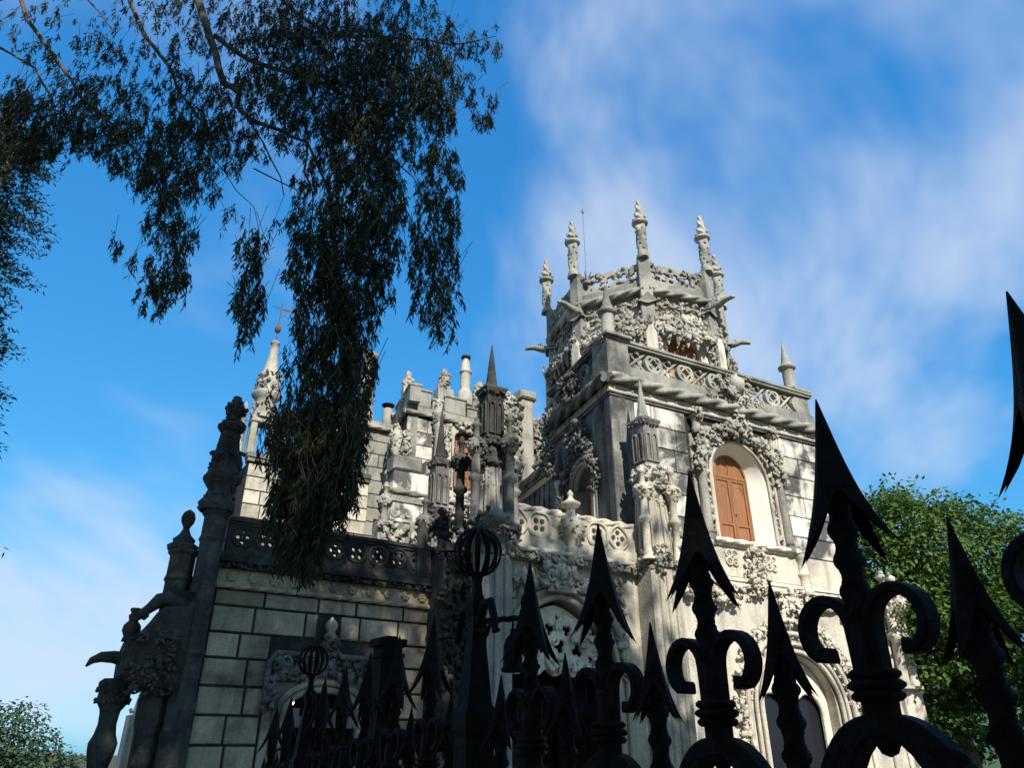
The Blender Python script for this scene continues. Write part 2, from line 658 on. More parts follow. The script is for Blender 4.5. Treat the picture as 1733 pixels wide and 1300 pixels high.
def arc_line(u0, u1, zs, rise, n=16):
    uc, hw = (u0 + u1) / 2, (u1 - u0) / 2
    return [(uc - hw * cos(pi * k / n), zs + rise * sin(pi * k / n)) for k in range(n + 1)]


def blocks(parent, mat, u0, u1, zs, y, thick, holes, length, gap, seed, T=None, jit=0.006, name='stone_block'):
    """each ashlar is an object of its own, standing proud of the mortar"""
    rng = random.Random(seed)
    for r in range(len(zs) - 1):
        z0, z1 = zs[r], zs[r + 1]
        js = [u0]
        x = u0 + length * rng.uniform(0.35, 1.0)
        while x < u1 - length * 0.3:
            js.append(x)
            x += length * rng.uniform(0.75, 1.3)
        js.append(u1)
        for a, b_ in zip(js[:-1], js[1:]):
            spans = [(a, b_)]
            for (ha, hb, za, zb) in holes:
                if za < z1 - 0.02 and zb > z0 + 0.02:
                    ns = []
                    for (p, q) in spans:
                        if hb <= p or ha >= q:
                            ns.append((p, q))
                        else:
                            if ha > p:
                                ns.append((p, ha))
                            if hb < q:
                                ns.append((hb, q))
                    spans = ns
            for (p, q) in spans:
                if q - p < 0.07:
                    continue
                m = MB(T)
                pr = rng.uniform(-0.008, 0.008)
                m.cbox(p + gap / 2, q - gap / 2, y + pr, y + thick, z0 + gap / 2, z1 - gap / 2, 0.014, jit, rng)
                m.build(name, mat, parent)


# ================================================================== SETTING
m = MB()
m.box(-1500, 1500, -1500, 1500, -1.3, -1.0)
g0 = struct(m.build('ground', 'earth'))
# the street falls gently to the left along the fence
FD = azv(-28.3)
FG = -0.071
FN = Vector((FD.y, -FD.x, 0))          # towards the palace garden
F0 = Vector((0.471, 1.015, 0))


def along(t, off, z):
    p = F0 + FD * t - FN * 0 + Vector((FN.x, FN.y, 0)) * off
    return Vector((p.x, p.y, z + FG * t))


def strip(name, mat, off0, off1, z0, z1, t0=-14, t1=14):
    m = MB()
    c = []
    for t in (t0, t1):
        for off, z in ((off0, z0), (off1, z0), (off1, z1), (off0, z1)):
            c.append(along(t, off, z))
    m.add(c, [(0, 1, 2, 3), (7, 6, 5, 4), (0, 4, 5, 1), (1, 5, 6, 2), (2, 6, 7, 3), (3, 7, 4, 0)])
    return m.build(name, mat)


struct(strip('road', 'asphalt', -9.0, -1.72, -0.4, -0.10))
struct(strip('pavement', 'paving', -1.70, -0.22, -0.4, 0.02))
m = MB()
m.box(-40, 40, 3, 60, -1.0, -0.45)
struct(m.build('garden_ground', 'earth'))

# far hill behind the right hand tree
m = MB()
rng = random.Random(5)
vs, fs = [], []
NX = 26
for j in range(9):
    for i in range(NX):
        x = 20 + i * 8
        y = 110 + j * 14
        h = 22 * sin(pi * i / (NX - 1)) * sin(pi * j / 8) + 2 * noise.noise(Vector((x * .05, y * .05, 0)))
        vs.append((x, y, -1.2 + max(0, h)))
for j in range(8):
    for i in range(NX - 1):
        a = j * NX + i
        fs.append((a, a + 1, a + NX + 1, a + NX))
m.add(vs, fs, True)
struct(m.build('hill', 'leaf_far'))

# ================================================================== shared palace pieces
def pinnacle(parent, c, z0, zring, ztip, r, mat='stone_grey', spiral=False, name='pinnacle', T=None):
    """round shaft, moulded ring, pointed cap; spiral ones have twisted caps with crockets"""
    u, v = c
    m = MB(T)
    h = zring - z0
    if spiral:
        prof = [(r * 1.15, z0), (r * 1.15, z0 + h * .12), (r * 0.95, z0 + h * .14)]
        prof += [(r * .92, z0 + h * (.14 + .82 * i / 12)) for i in range(13)]
        m.lathe(prof, (u, v, 0), 18, True, 3, 0.14, 7.0)
        rg = random.Random(int(abs(u * 91 + v * 57)))
        for i in range(26):
            a = i * 2.4
            m.chip((u + cos(a) * r * .78, v + sin(a) * r * .78, z0 + h * (.2 + .72 * i / 26)), r * .34, rg)
    else:
        m.lathe([(r * 1.25, z0), (r * 1.25, z0 + h * .1), (r, z0 + h * .16), (r, zring)], (u, v, 0), 14)
    sh = m.build(name, mat, parent)
    m = MB(T)
    m.lathe([(r * .9, zring - .06), (r * 1.5, zring), (r * 1.55, zring + .07), (r * 1.2, zring + .12), (r * 1.05, zring + .16)], (u, v, 0), 14)
    m.build('ring', mat, sh)
    m = MB(T)
    H = ztip - zring - .14
    zb = zring + .14
    if spiral:
        prof = []
        for i in range(29):
            t = i / 28
            prof.append((r * (1.0 - .72 * t ** 1.1) if t < 1 else 0.02, zb + H * t))
        m.lathe(prof, (u, v, 0), 18, True, 3, 0.30, 17.0 / max(H, .1))
        rng_ = random.Random(int(abs(u * 100 + v * 37)))
        for k in range(8):
            a = k * pi / 4
            m.blob((u + cos(a) * r * 1.1, v + sin(a) * r * 1.1, zb + .05 + .08 * (k % 2)), r * .38, rng_)
        m.blob((u, v, ztip - .02), r * .30, rng_, (1, 1, 1.4))
    else:
        m.lathe([(r * .95, zb), (r * .62, zb + H * .35), (r * .33, zb + H * .7), (0.015, zb + H)], (u, v, 0), 10)
    m.build('cap', mat, sh)
    return sh


def colonnette(parent, u, v, z0, z1, r, mat, name='colonnette', T=None, seed=1, finial=True):
    """slender column with stacked rings, a bulbous carved capital and a bud on top"""
    rng_ = random.Random(seed)
    h = z1 - z0
    m = MB(T)
    pr = [(r * 1.7, z0), (r * 1.7, z0 + .05), (r * 1.1, z0 + .1), (r * 1.45, z0 + .15), (r, z0 + .2), (r * .95, z0 + h * .38),
          (r * 1.6, z0 + h * .40), (r * 1.6, z0 + h * .43), (r, z0 + h * .46), (r * .95, z0 + h * .62), (r * 1.3, z0 + h * .64)]
    m.lathe(pr, (u, v, 0), 12)
    c = m.build(name, mat, parent)
    m = MB(T)
    m.lathe([(r * 1.2, z0 + h * .635), (r * 2.1, z0 + h * .69), (r * 2.2, z0 + h * .74), (r * 1.3, z0 + h * .78), (r * .8, z0 + h * .80)], (u, v, 0), 12, True, 6, .10, 0)
    for k in range(9):
        a = k * 2 * pi / 9
        m.blob((u + cos(a) * r * 2.0, v + sin(a) * r * 2.0, z0 + h * rng_.uniform(.68, .745)), r * .75, rng_)
    if finial:
        m.chips_on([(r * 1.2, z0 + h * .63), (r * 2.1, z0 + h * .70), (r * 2.0, z0 + h * .75), (r * .9, z0 + h * .80)], (u, v), 34, rng_, r * .5)
        m.lathe([(r * .75, z0 + h * .79), (r * .62, z0 + h * .90), (r * 1.15, z0 + h * .915), (r * 1.1, z0 + h * .935), (r * .55, z0 + h * .955), (r * .6, z0 + h * .975), (.01, z0 + h)], (u, v, 0), 10)
    m.build('capital', mat, c)
    return c


def arched_window(parent, u0, u1, z0, zs, rise, y, mat_frame='wood', leaves=2, T=None, name='window', panel='wood', split=0.28):
    """timber french window: outer frame, two leaves with recessed panels, fanlight panes"""
    m = MB(T)
    out = arch_pts(u0, u1, z0, zs, rise)
    e = 0.07
    inn = arch_pts(u0 + e, u1 - e, z0 + e, zs, rise - e)
    m.flat(out, [inn], y, y + .10, .008)
    tr = zs - 0.03
    m.box(u0 + e - .01, u1 - e + .01, y + .004, y + .09, tr, tr + .09)
    w = m.build(name, mat_frame, parent)
    uc = (u0 + u1) / 2
    # leaves
    for a, b_ in ((u0 + e, uc - .008), (uc + .008, u1 - e)):
        m = MB(T)
        zt = tr
        zb = z0 + e
        zm = zb + (zt - zb) * split
        s = .075
        ou = [(a, zb), (b_, zb), (b_, zt), (a, zt)]
        h1 = [(a + s, zb + s), (b_ - s, zb + s), (b_ - s, zm - .03), (a + s, zm - .03)]
        h2 = [(a + s, zm + .05), (b_ - s, zm + .05), (b_ - s, zt - s), (a + s, zt - s)]
        m.flat(ou, [h1, h2], y + .02, y + .08, .006)
        l = m.build('leaf', mat_frame, w)
        for h in (h1, h2):
            m = MB(T)
            m.cbox(h[0][0] - .01, h[1][0] + .01, y + .05, y + .075, h[0][1] - .01, h[2][1] + .01, .03)
            m.build('panel', panel, w)
    m = MB(T)
    fan = arch_pts(u0 + e, u1 - e, tr + .09, zs + .08, rise - e - .08)
    m.flat(fan, [], y + .055, y + .07)
    m.build('pane', panel, w)
    m = MB(T)
    m.box(uc - .02, uc + .02, y + .03, y + .08, tr + .08, zs + rise - e)
    m.build('glazing_bar', mat_frame, w)
    for du in (-.5, .5):
        m = MB(T)
        q = (u1 - u0) / 2 - e
        m.tube([(uc + du * q + .30 * q * cos(pi * k / 8), y + .045, tr - .42 + .22 * q * sin(pi * k / 8) * 1.6) for k in range(9)], .012, 5)
        m.build('panel_moulding', mat_frame, w)
    m = MB(T)
    m.lathe([(.010, 0), (.018, .02), (.018, .06), (.010, .08)], (uc + .05, y + .01, z0 + (zs - z0) * .42), 8)
    m.build('handle', 'iron_far', w)
    return w


# ================================================================== MAIN BLOCK (sunlit square block)
C0 = Vector((2.62, 17.5, 0))
block = thing('palace_block', 'square sunlit stone palace block with arched wooden window under a rope cornice', 'building', C0, 62)
LT = Matrix(((-0.122, 0.993, 0, 0), (-0.993, -0.122, 0, 0), (0, 0, 1, 0), (0, 0, 0, 1)))   # left face: x' towards the corner, y' inwards
rng = random.Random(11)

# cores (mortar-coloured) with real openings
m = MB()
m.flat([(0.03, 5.7), (7.82, 5.7), (7.82, 11.1), (0.03, 11.1)], [arch_pts(3.1, 5.45, 6.6, 8.5, 1.25)], 0.05, 0.50)
m.build('wall', 'mortar', block)
m = MB()
m.flat([(0.02, -1), (9.98, -1), (9.98, 5.66), (0.02, 5.66)], [arch_pts(3.9, 6.6, 0.3, 2.7, 1.2)], 0.02, 0.6)
m.build('lower_wall', 'stone_bright', block)
m = MB()
m.box(0.3, 9.7, 1.6, 8.0, -1, 5.62)
m.box(1.6, 7.4, 1.6, 6.0, 5.62, 10.6)
m.build('inner_core', 'void', block)
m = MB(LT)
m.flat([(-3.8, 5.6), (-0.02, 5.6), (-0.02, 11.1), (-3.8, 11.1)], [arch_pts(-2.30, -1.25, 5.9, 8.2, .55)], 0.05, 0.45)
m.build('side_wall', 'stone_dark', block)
m = MB()
m.box(7.45, 7.80, 0.55, 6, 5.7, 11.0)
m.box(9.5, 9.96, 0.62, 8, -1, 5.63)
m.build('far_side_wall', 'stone_cream', block)
m = MB()
m.box(0.62, 7.44, 0.52, 3.7, 10.62, 10.9)
m.build('roof_slab', 'stone_grey', block)
m = MB()
m.box(0.1, 9.9, 0.62, 8, 5.64, 5.69)
m.build('terrace_slab', 'stone_cream', block)

# ashlars of the sunlit face
zc = [6.55, 7.12, 7.72, 8.34, 8.96, 9.58, 10.18]
blocks(block, 'stone_mottled', 0.78, 7.84, zc, 0.0, .06, [(2.55, 6.05, 5.0, 9.62), (3.3, 5.4, 9.0, 10.19)], 1.45, .028, 3)
m = MB()
m.box(0.78, 7.84, 0.012, .06, 5.70, 6.53)
m.build('plain_course', 'stone_cream', block)
# smooth soot-stained corner pilaster, both faces
m = MB()
m.cbox(0.0, 0.76, -0.012, .06, 5.70, 10.2, .015)
m.build('corner_pilaster', 'stone_dark', block)
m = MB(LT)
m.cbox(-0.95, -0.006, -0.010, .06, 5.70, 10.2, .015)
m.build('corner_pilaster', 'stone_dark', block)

# entablature: fillets, studded band, rope, plinth, lattice parapet - on both faces
def entablature(T, u0, u1, mats, tag_):
    m = MB(T)
    m.box(u0 - .04, u1 + .03, -.05, .1, 10.20, 10.25)
    m.box(u0 - .07, u1 + .05, -.09, .1, 10.262, 10.31)
    m.build('fillet', mats[1], block)
    m = MB(T)
    m.box(u0 - .05, u1 + .04, -.06, .1, 10.32, 10.53)
    bnd = m.build('studded_band', mats[0], block)
    m = MB(T)
    r_ = random.Random(4)
    k = u0 + .12
    while k < u1:
        m.blob((k, -.06, 10.43), .05, r_, (1, .8, 1), .05)
        k += .30
    m.build('studs', mats[0], bnd, kind='stuff')
    m = MB(T)
    m.rope((u0 - .12, -.17, 10.67), (u1 + .1, -.17, 10.67), .150, .72, 3, 18, .30)
    m.build('rope_moulding', mats[2], block)
    m = MB(T)
    m.box(u0 - .05, u1 + .03, -.07, .35, 10.80, 11.20)
    m.build('parapet_plinth', mats[2], block)
    m = MB(T)
    m.box(u0 - .05, u1 + .05, -.12, .38, 11.83, 11.90)
    m.box(u0 - .07, u1 + .07, -.16, .42, 11.905, 11.98)
    m.build('parapet_rail', mats[2], block)
    # lattice: crossing bars and pierced medallions
    pitch = 1.12
    n = max(1, round((u1 - u0 - .8) / pitch))
    a0 = u0 + .45
    p = (u1 - .45 - a0) / n
    for i in range(n + 1):
        uc = a0 + p * i
        m = MB(T)
        ast = [(uc + .17 * abs(cos(t_)) ** 2.2 * (1 if cos(t_) > 0 else -1), 11.515 + .17 * abs(sin(t_)) ** 2.2 * (1 if sin(t_) > 0 else -1)) for t_ in [2 * pi * k / 24 for k in range(24)]]
        hl = [ast]
        for k in range(4):
            a = pi / 4 + k * pi / 2
            ca, sa = cos(a), sin(a)
            hl.append([(uc + ca * (.185 + .045 * cos(t_)) - sa * .085 * sin(t_), 11.515 + sa * (.185 + .045 * cos(t_)) + ca * .085 * sin(t_)) for t_ in [2 * pi * q / 12 for q in range(12)]])
        m.flat(circle(uc, 11.515, .30, 22), hl, -.03, .12, .012)
        m.build('medallion', mats[3], block)
        if i < n:
            m = MB(T)
            for (za, zb) in ((11.21, 11.82), (11.82, 11.21)):
                m.tube([(uc + .24, .03 + (za > zb) * .05, za), (uc + p - .24, .03 + (za > zb) * .05, zb)], .045, 6)
            for s in (-1, 1):
                for q in (-.14, .14):
                    m.tube([(uc + p / 2 + q - .1, .06, 11.515 + s * .27), (uc + p / 2 + q, .05, 11.515 + s * .17), (uc + p / 2 + q + .1, .06, 11.515 + s * .27)], .03, 5)
            r_ = random.Random(i)
            for s in (-1, 1):
                m.carve((uc + p / 2, .03, 11.515 + s * .2), .07, r_)
            m.build('lattice', mats[3], block)


entablature(None, 0.0, 7.85, ('stone_bright', 'stone_dark', 'stone_grey', 'stone_carved'), 0)
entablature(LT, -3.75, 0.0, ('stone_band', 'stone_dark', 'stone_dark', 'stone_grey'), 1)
# corner posts with pinnacles
for u, v, w, mt in ((0.28, 0.24, .36, 'stone_dark'), (7.50, 0.26, .30, 'stone_grey'), (0.80, 3.55, .25, 'stone_dark')):
    m = MB()
    m.box(u - w - .02, u + w + .02, v - w - .04, v + w + .02, 10.81, 11.22)
    m.box(u - w, u + w, v - w, v + w, 11.222, 11.90)
    m.box(u - w - .07, u + w + .07, v - w - .14, v + w + .07, 11.985, 12.07)
    m.prism(w * 1.35, w * .75, 12.072, 12.22, (u, v))
    po = m.build('corner_post', mt, block)
    if w > .26:
        pinnacle(block, (u, v), 12.2, 12.98, 14.0, .185, 'stone_grey')

# crest above the window, on the cornice
m = MB()
m.carve_rect(3.9, 5.05, 10.85, 11.75, 46, .12, -.12, .30, rng)
m.carve_rect(3.2, 5.6, 10.75, 11.05, 26, .09, -.16, .16, rng)
m.blob((4.45, -.30, 11.42), .27, rng, (1, .9, 1.1), .1)
m.carve_path([(4.45, 10.8), (4.5, 10.0)], .22, 16, .10, -.12, .22, rng)
m.build('crest', 'stone_carved', block, kind='stuff')

# arched window with splayed niche and carved surround
m = MB()
n = 18
outer = [(3.20, 6.70)] + [(4.275 - 1.075 * cos(pi * k / n), 8.45 + 1.15 * sin(pi * k / n)) for k in range(n + 1)] + [(5.35, 6.70)]
inner = [(3.74, 6.86)] + [(4.36 - .62 * cos(pi * k / n), 8.72 + .66 * sin(pi * k / n)) for k in range(n + 1)] + [(4.98, 6.86)]
vs = [(p[0], -.03, p[1]) for p in outer] + [(p[0], .42, p[1]) for p in inner]
N = len(outer)
mid = [(a[0] * .75 + b_[0] * .25, .06, a[1] * .75 + b_[1] * .25) for a, b_ in zip(outer, inner)]
mid2 = [(a[0] * .70 + b_[0] * .30, .10, a[1] * .70 + b_[1] * .30) for a, b_ in zip(outer, inner)]
vs = [(p[0], -.03, p[1]) for p in outer] + mid + mid2 + [(p[0], .42, p[1]) for p in inner]
fs = []
for r in range(3):
    for k in range(N - 1):
        a = r * N + k
        fs.append((a, a + 1, a + N + 1, a + N))
m.add(vs, fs, True)
m.box(3.2, 5.35, -.02, .5, 6.62, 6.705)
m.build('window_niche', 'plaster', block)
arched_window(block, 3.70, 5.02, 6.72, 8.70, .70, .40)
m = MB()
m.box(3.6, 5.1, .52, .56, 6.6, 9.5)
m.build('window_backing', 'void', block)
# surround plate closes the gap between the niche and the ashlars
m = MB()
sur = [(2.62, 6.56), (5.98, 6.56), (5.98, 9.58), (5.42, 9.98), (3.28, 9.98), (2.62, 9.58)]
m.flat(sur, [[(p[0], p[1]) for p in [(3.21, 6.72)] + outer[1:-1] + [(5.34, 6.72)]]], .0, .08)
m.build('window_surround', 'stone_cream', block)
m = MB()
for k in range(n):
    for (dr, yy, rr) in ((.05, -.05, .035), (.20, -.05, .03)):
        pass
arcs = [[(4.275 - (1.075 + d) * cos(pi * k / n), -.05, 8.45 + (1.15 + d) * sin(pi * k / n)) for k in range(n + 1)] for d in (.02, .24)]
for a_, rr in zip(arcs, (.045, .055)):
    m.tube([(a_[0][0], a_[0][1], 6.75)] + a_ + [(a_[-1][0], a_[-1][1], 6.75)], rr, 8)
m.build('archivolt', 'stone_cream', block)
m = MB()
for side in (-1, 1):
    for i in range(7):
        z = 6.95 + i * .26
        u = 4.275 + side * (1.075 + .13)
        m.carve((u, -.02, z), .085, rng)
for k in range(1, 12):
    a = pi * k / 12
    m.carve((4.275 - 1.205 * cos(a), -.02, 8.45 + 1.28 * sin(a)), .085, rng)
m.build('archivolt_bosses', 'stone_cream', block, kind='stuff')
m = MB()
m.carve_path([(4.275 - 1.55 * cos(pi * k / 14), 8.45 + 1.52 * sin(pi * k / 14)) for k in range(15)], .30, 95, .13, -.06, .26, rng)
m.carve_rect(3.9, 4.7, 9.7, 10.2, 22, .13, -.1, .25, rng)
m.build('hood_foliage', 'stone_carved', block)
for u, s in ((2.84, 1), (5.74, -1)):
    m = MB()
    m.lathe([(.17, 6.56), (.17, 6.70), (.12, 6.76)] + [(.125, 6.76 + i * .07) for i in range(30)] + [(.17, 8.88), (.19, 8.95)], (u, -.10, 0), 12, True, 4, .08, 7)
    sh = m.build('twisted_column', 'stone_grey', block)
    m = MB()
    m.carve_path([(u, 8.85), (u, 9.65)], .16, 26, .11, -.15, .2, rng)
    m.lathe([(.12, 9.6), (.16, 9.75), (.12, 9.8), (.13, 10.05), (.22, 10.1)], (u, -.1, 0), 10)
    m.carve_path([(u, 10.0), (u, 10.3)], .18, 14, .10, -.15, .2, rng)
    m.build('capital', 'stone_carved', sh)
m = MB()
m.rope((2.6, -.16, 6.62), (6.05, -.16, 6.62), .075, .5, 3, 10)
m.box(2.6, 6.02, -.12, .1, 6.50, 6.56)
m.build('sill_rope', 'stone_bright', block)
# carved apron under the window
m = MB()
m.box(2.6, 6.1, -.05, .04, 5.72, 6.498)
m.build('apron', 'stone_bright', block)
for uc in (3.55, 4.95):
    m = MB()
    for k in range(4):
        a = pi / 4 + k * pi / 2
        m.tube([(uc + .14 * cos(a) + .10 * cos(b_ * .7), -.07, 6.2 + .14 * sin(a) + .10 * sin(b_ * .7)) for b_ in range(10)], .035, 6)
        m.blob((uc + .14 * cos(a), -.06, 6.2 + .14 * sin(a)), .05, rng)
    m.build('rosette', 'stone_bright', block)
m = MB()
m.carve_rect(3.95, 4.6, 5.75, 6.5, 40, .10, -.08, .22, rng)
m.carve_path([(4.0, 5.75), (4.3, 5.35), (4.6, 5.75)], .15, 20, .1, -.08, .3, rng)
m.build('apron_crest', 'stone_bright', block)
for u in (2.72, 6.12):
    m = MB()
    m.lathe([(.20, 5.45), (.20, 5.55), (.14, 5.6), (.14, 5.95), (.19, 6.0), (.14, 6.05), (.14, 6.4), (.2, 6.46), (.2, 6.55)], (u, -.08, 0), 12)
    m.build('apron_baluster', 'stone_bright', block)

# string course of draped rope and carved foliage
for k, (ua, ub) in enumerate(((1.0, 3.0), (3.0, 5.6), (5.6, 7.8), (7.8, 9.9))):
    m = MB()
    m.ropepath([(ua + (ub - ua) * i / 12, -.10, 5.42 - .30 * sin(pi * i / 12) * (1 if k % 2 == 0 else -.25)) for i in range(13)], .065, .4)
    m.build('rope_swag', 'stone_bright', block)
m = MB()
m.box(0.8, 10.02, -.06, .05, 5.50, 5.6)
m.box(0.8, 10.03, -.10, .05, 5.602, 5.69)
m.build('string_course', 'stone_bright', block)
m = MB()
for uc in (1.5, 3.0, 5.6, 7.8, 9.6):
    m.carve_rect(uc - .45, uc + .45, 5.0, 5.5, 30, .11, -.04, .22, rng)
m.carve_rect(0.9, 9.8, 5.25, 5.5, 70, .09, -.03, .14, rng)
m.build('string_foliage', 'stone_bright', block)
# ground floor twin window inside a foliate arch
AC, AZ = 5.3, 2.55
m = MB()
for d, rr in ((1.42, .06), (1.60, .05), (1.86, .07)):
    m.tube([(AC - d, -.06, .3)] + [(AC - d * cos(pi * k / 20), -.06, AZ + d * sin(pi * k / 20)) for k in range(21)] + [(AC + d, -.06, .3)], rr, 8)
m.build('lower_archivolt', 'stone_bright', block)
m = MB()
for k in range(1, 24):
    a = pi * k / 24
    m.blob((AC - 1.73 * cos(a), -.05, AZ + 1.73 * sin(a)), .05, rng)
m.build('arch_studs', 'stone_bright', block, kind='stuff')
m = MB()
m.carve_path([(AC - 2.15 * cos(pi * (k - 2) / 16), AZ + 2.15 * sin(pi * (k - 2) / 16)) for k in range(21)], .22, 110, .11, -.04, .2, rng)
m.carve_path([(AC - .3, AZ + 2.2), (AC, AZ + 2.7), (AC + .3, AZ + 2.2)], .25, 30, .12, -.06, .25, rng)
m.build('arch_foliage', 'stone_bright', block)
m = MB()
m.flat(arch_pts(3.92, 6.58, .3, 2.7, 1.18), [arch_pts(4.1, 5.17, .5, 2.5, .5), arch_pts(5.43, 6.4, .5, 2.5, .5), circle(5.3, 3.4, .27, 18)], .30, .42, .03)
tw = m.build('twin_window', 'stone_bright', block)
m = MB()
m.box(3.95, 6.55, .47, .5, .35, 3.9)
m.build('pane', 'glass_dark', tw)
m = MB()
m.lathe([(.13, .4), (.13, .55), (.08, .62), (.08, 2.1), (.14, 2.25), (.15, 2.4)], (5.3, .22, 0), 12)
m.build('mullion_column', 'stone_bright', tw)
# corner shafts of the lower storey
for u in (9.35, 9.75):
    colonnette(block, u, -.12, 3.2, 6.5, .13, 'stone_bright', 'corner_shaft', seed=int(u * 10))
m = MB()
m.box(9.2, 10.0, -.1, .06, -1, 3.2)
m.box(9.15, 10.05, -.16, .05, 3.202, 3.3)
m.build('corner_pier', 'stone_bright', block)
for u in (1.5, 2.35, 7.6, 8.4, 9.0):
    m = MB()
    m.tube([(u, -.01, -.6), (u, -.01, 4.9)], .05, 8)
    m.build('wall_rib', 'stone_bright', block)

# dark left face: arched door with carved surround, pilaster, slender column, lower cornice
m = MB(LT)
for (ua, ub, y0, y1) in ((-2.42, -2.28, -.06, .35), (-1.27, -1.13, -.06, .35)):
    m.box(ua, ub, y0, y1, 5.75, 8.2)
for d in (.06, .22):
    m.tube([(-1.775 - (.55 + d) * cos(pi * k / 14), -.06, 8.2 + (.55 + d) * sin(pi * k / 14)) for k in range(15)], .055, 8)
m.build('door_surround', 'stone_cream', block)
m = MB(LT)
m.flat(arch_pts(-2.55, -1.0, 5.75, 8.2, .78), [arch_pts(-2.29, -1.26, 5.75, 8.2, .54)], -.03, .08, .01)
m.build('door_archivolt', 'stone_cream', block)
m = MB(LT)
for i in range(9):
    m.carve((-2.42, -.09, 6.0 + i * .27), .075, rng)
for k in range(1, 8):
    a = pi * k / 8
    m.carve((-1.775 - .68 * cos(a), -.09, 8.2 + .68 * sin(a)), .075, rng)
m.build('door_bosses', 'stone_cream', block, kind='stuff')
arched_window(block, -2.3, -1.25, 5.9, 8.2, .54, .30, T=LT, name='door')
m = MB(LT)
m.carve_path([(-2.75, 6.7), (-2.75, 8.4), (-2.3, 9.1), (-1.775, 9.45), (-1.25, 9.1), (-.95, 8.6), (-.9, 7.8)], .25, 110, .12, -.05, .25, rng)
m.carve_rect(-2.2, -1.3, 9.2, 10.1, 40, .13, -.05, .25, rng)
m.build('door_foliage', 'stone_dark', block)
m = MB(LT)
m.carve_rect(-2.4, -1.6, 10.7, 11.6, 34, .13, -.12, .28, rng)
m.build('side_crest', 'stone_dark', block)
m = MB(LT)
m.cbox(-3.78, -3.30, -.10, .06, 5.75, 9.3, .02)
m.build('side_pilaster', 'stone_dark', block)
m = MB(LT)
m.carve_rect(-3.85, -3.2, 9.1, 9.9, 40, .12, -.12, .25, rng)
m.carve_path([(-3.5, 9.9), (-3.55, 10.4), (-3.5, 11.1)], .16, 30, .12, -.2, .3, rng)
m.tube([(-3.6, -.1, 9.5), (-3.75, -.45, 9.55), (-3.95, -.62, 9.4)], [.14, .11, .06], 8)
m.build('side_gargoyle', 'stone_dark', block)
colonnette(block, 0.20, 0, 0, 0, 0, 'stone_cream', finial=False) if False else None
m = MB(LT)
m.lathe([(.14, 5.75), (.14, 5.9), (.095, 5.98), (.095, 8.5), (.14, 8.56), (.15, 8.65), (.11, 8.72)], (-3.0, -.18, 0), 14)
slc = m.build('slender_column', 'stone_cream', block)
m = MB(LT)
for k in range(14):
    a = k * 2 * pi / 14
    m.blob((-3.0 + .2 * cos(a), -.18 + .2 * sin(a), 8.85 + .12 * (k % 2)), .09, rng)
m.lathe([(.11, 8.7), (.22, 8.9), (.24, 9.05), (.1, 9.3), (.06, 9.6)], (-3.0, -.18, 0), 10)
m.build('capital', 'stone_dark', slc)

# lower link range behind the dark face
link = thing('link_range', 'dark low stone range joining the square block to the rear building', 'building', C0, 62)
m = MB(LT)
m.box(-7.6, -3.85, 0.25, 1.2, 4, 9.5)
for i in range(9):
    m.box(-7.5 + i * .4, -7.44 + i * .4, .20, .3, 4, 9.4)
m.build('wall', 'stone_dark', link)
m = MB(LT)
m.rope((-7.6, .08, 9.72), (-3.9, .08, 9.72), .13, .9)
m.box(-7.6, -3.9, .1, .9, 9.52, 9.60)
m.build('rope_moulding', 'stone_dark', link)
m = MB(LT)
m.box(-7.6, -3.9, .16, .5, 9.3, 9.5)
m.build('studded_band', 'stone_band', link)

# ================================================================== OCTAGONAL TOWER
TC = Vector((4.97, 25.05, 0))
tower = thing('octagonal_tower', 'octagonal stone tower crowded with carved foliage and twisted pinnacles above the square block', 'tower', TC)
PSI, TR = 183.0, 3.55
rng = random.Random(21)


def vert(k, r):
    d = azv(PSI - 45 * k)
    return Vector((d.x * r, d.y * r, 0))


def octa(m, r, z0, z1):
    a = [vert(k, r) for k in range(8)]
    m.loft([[(p.x, p.y, z0) for p in a], [(p.x, p.y, z1) for p in a]], False)


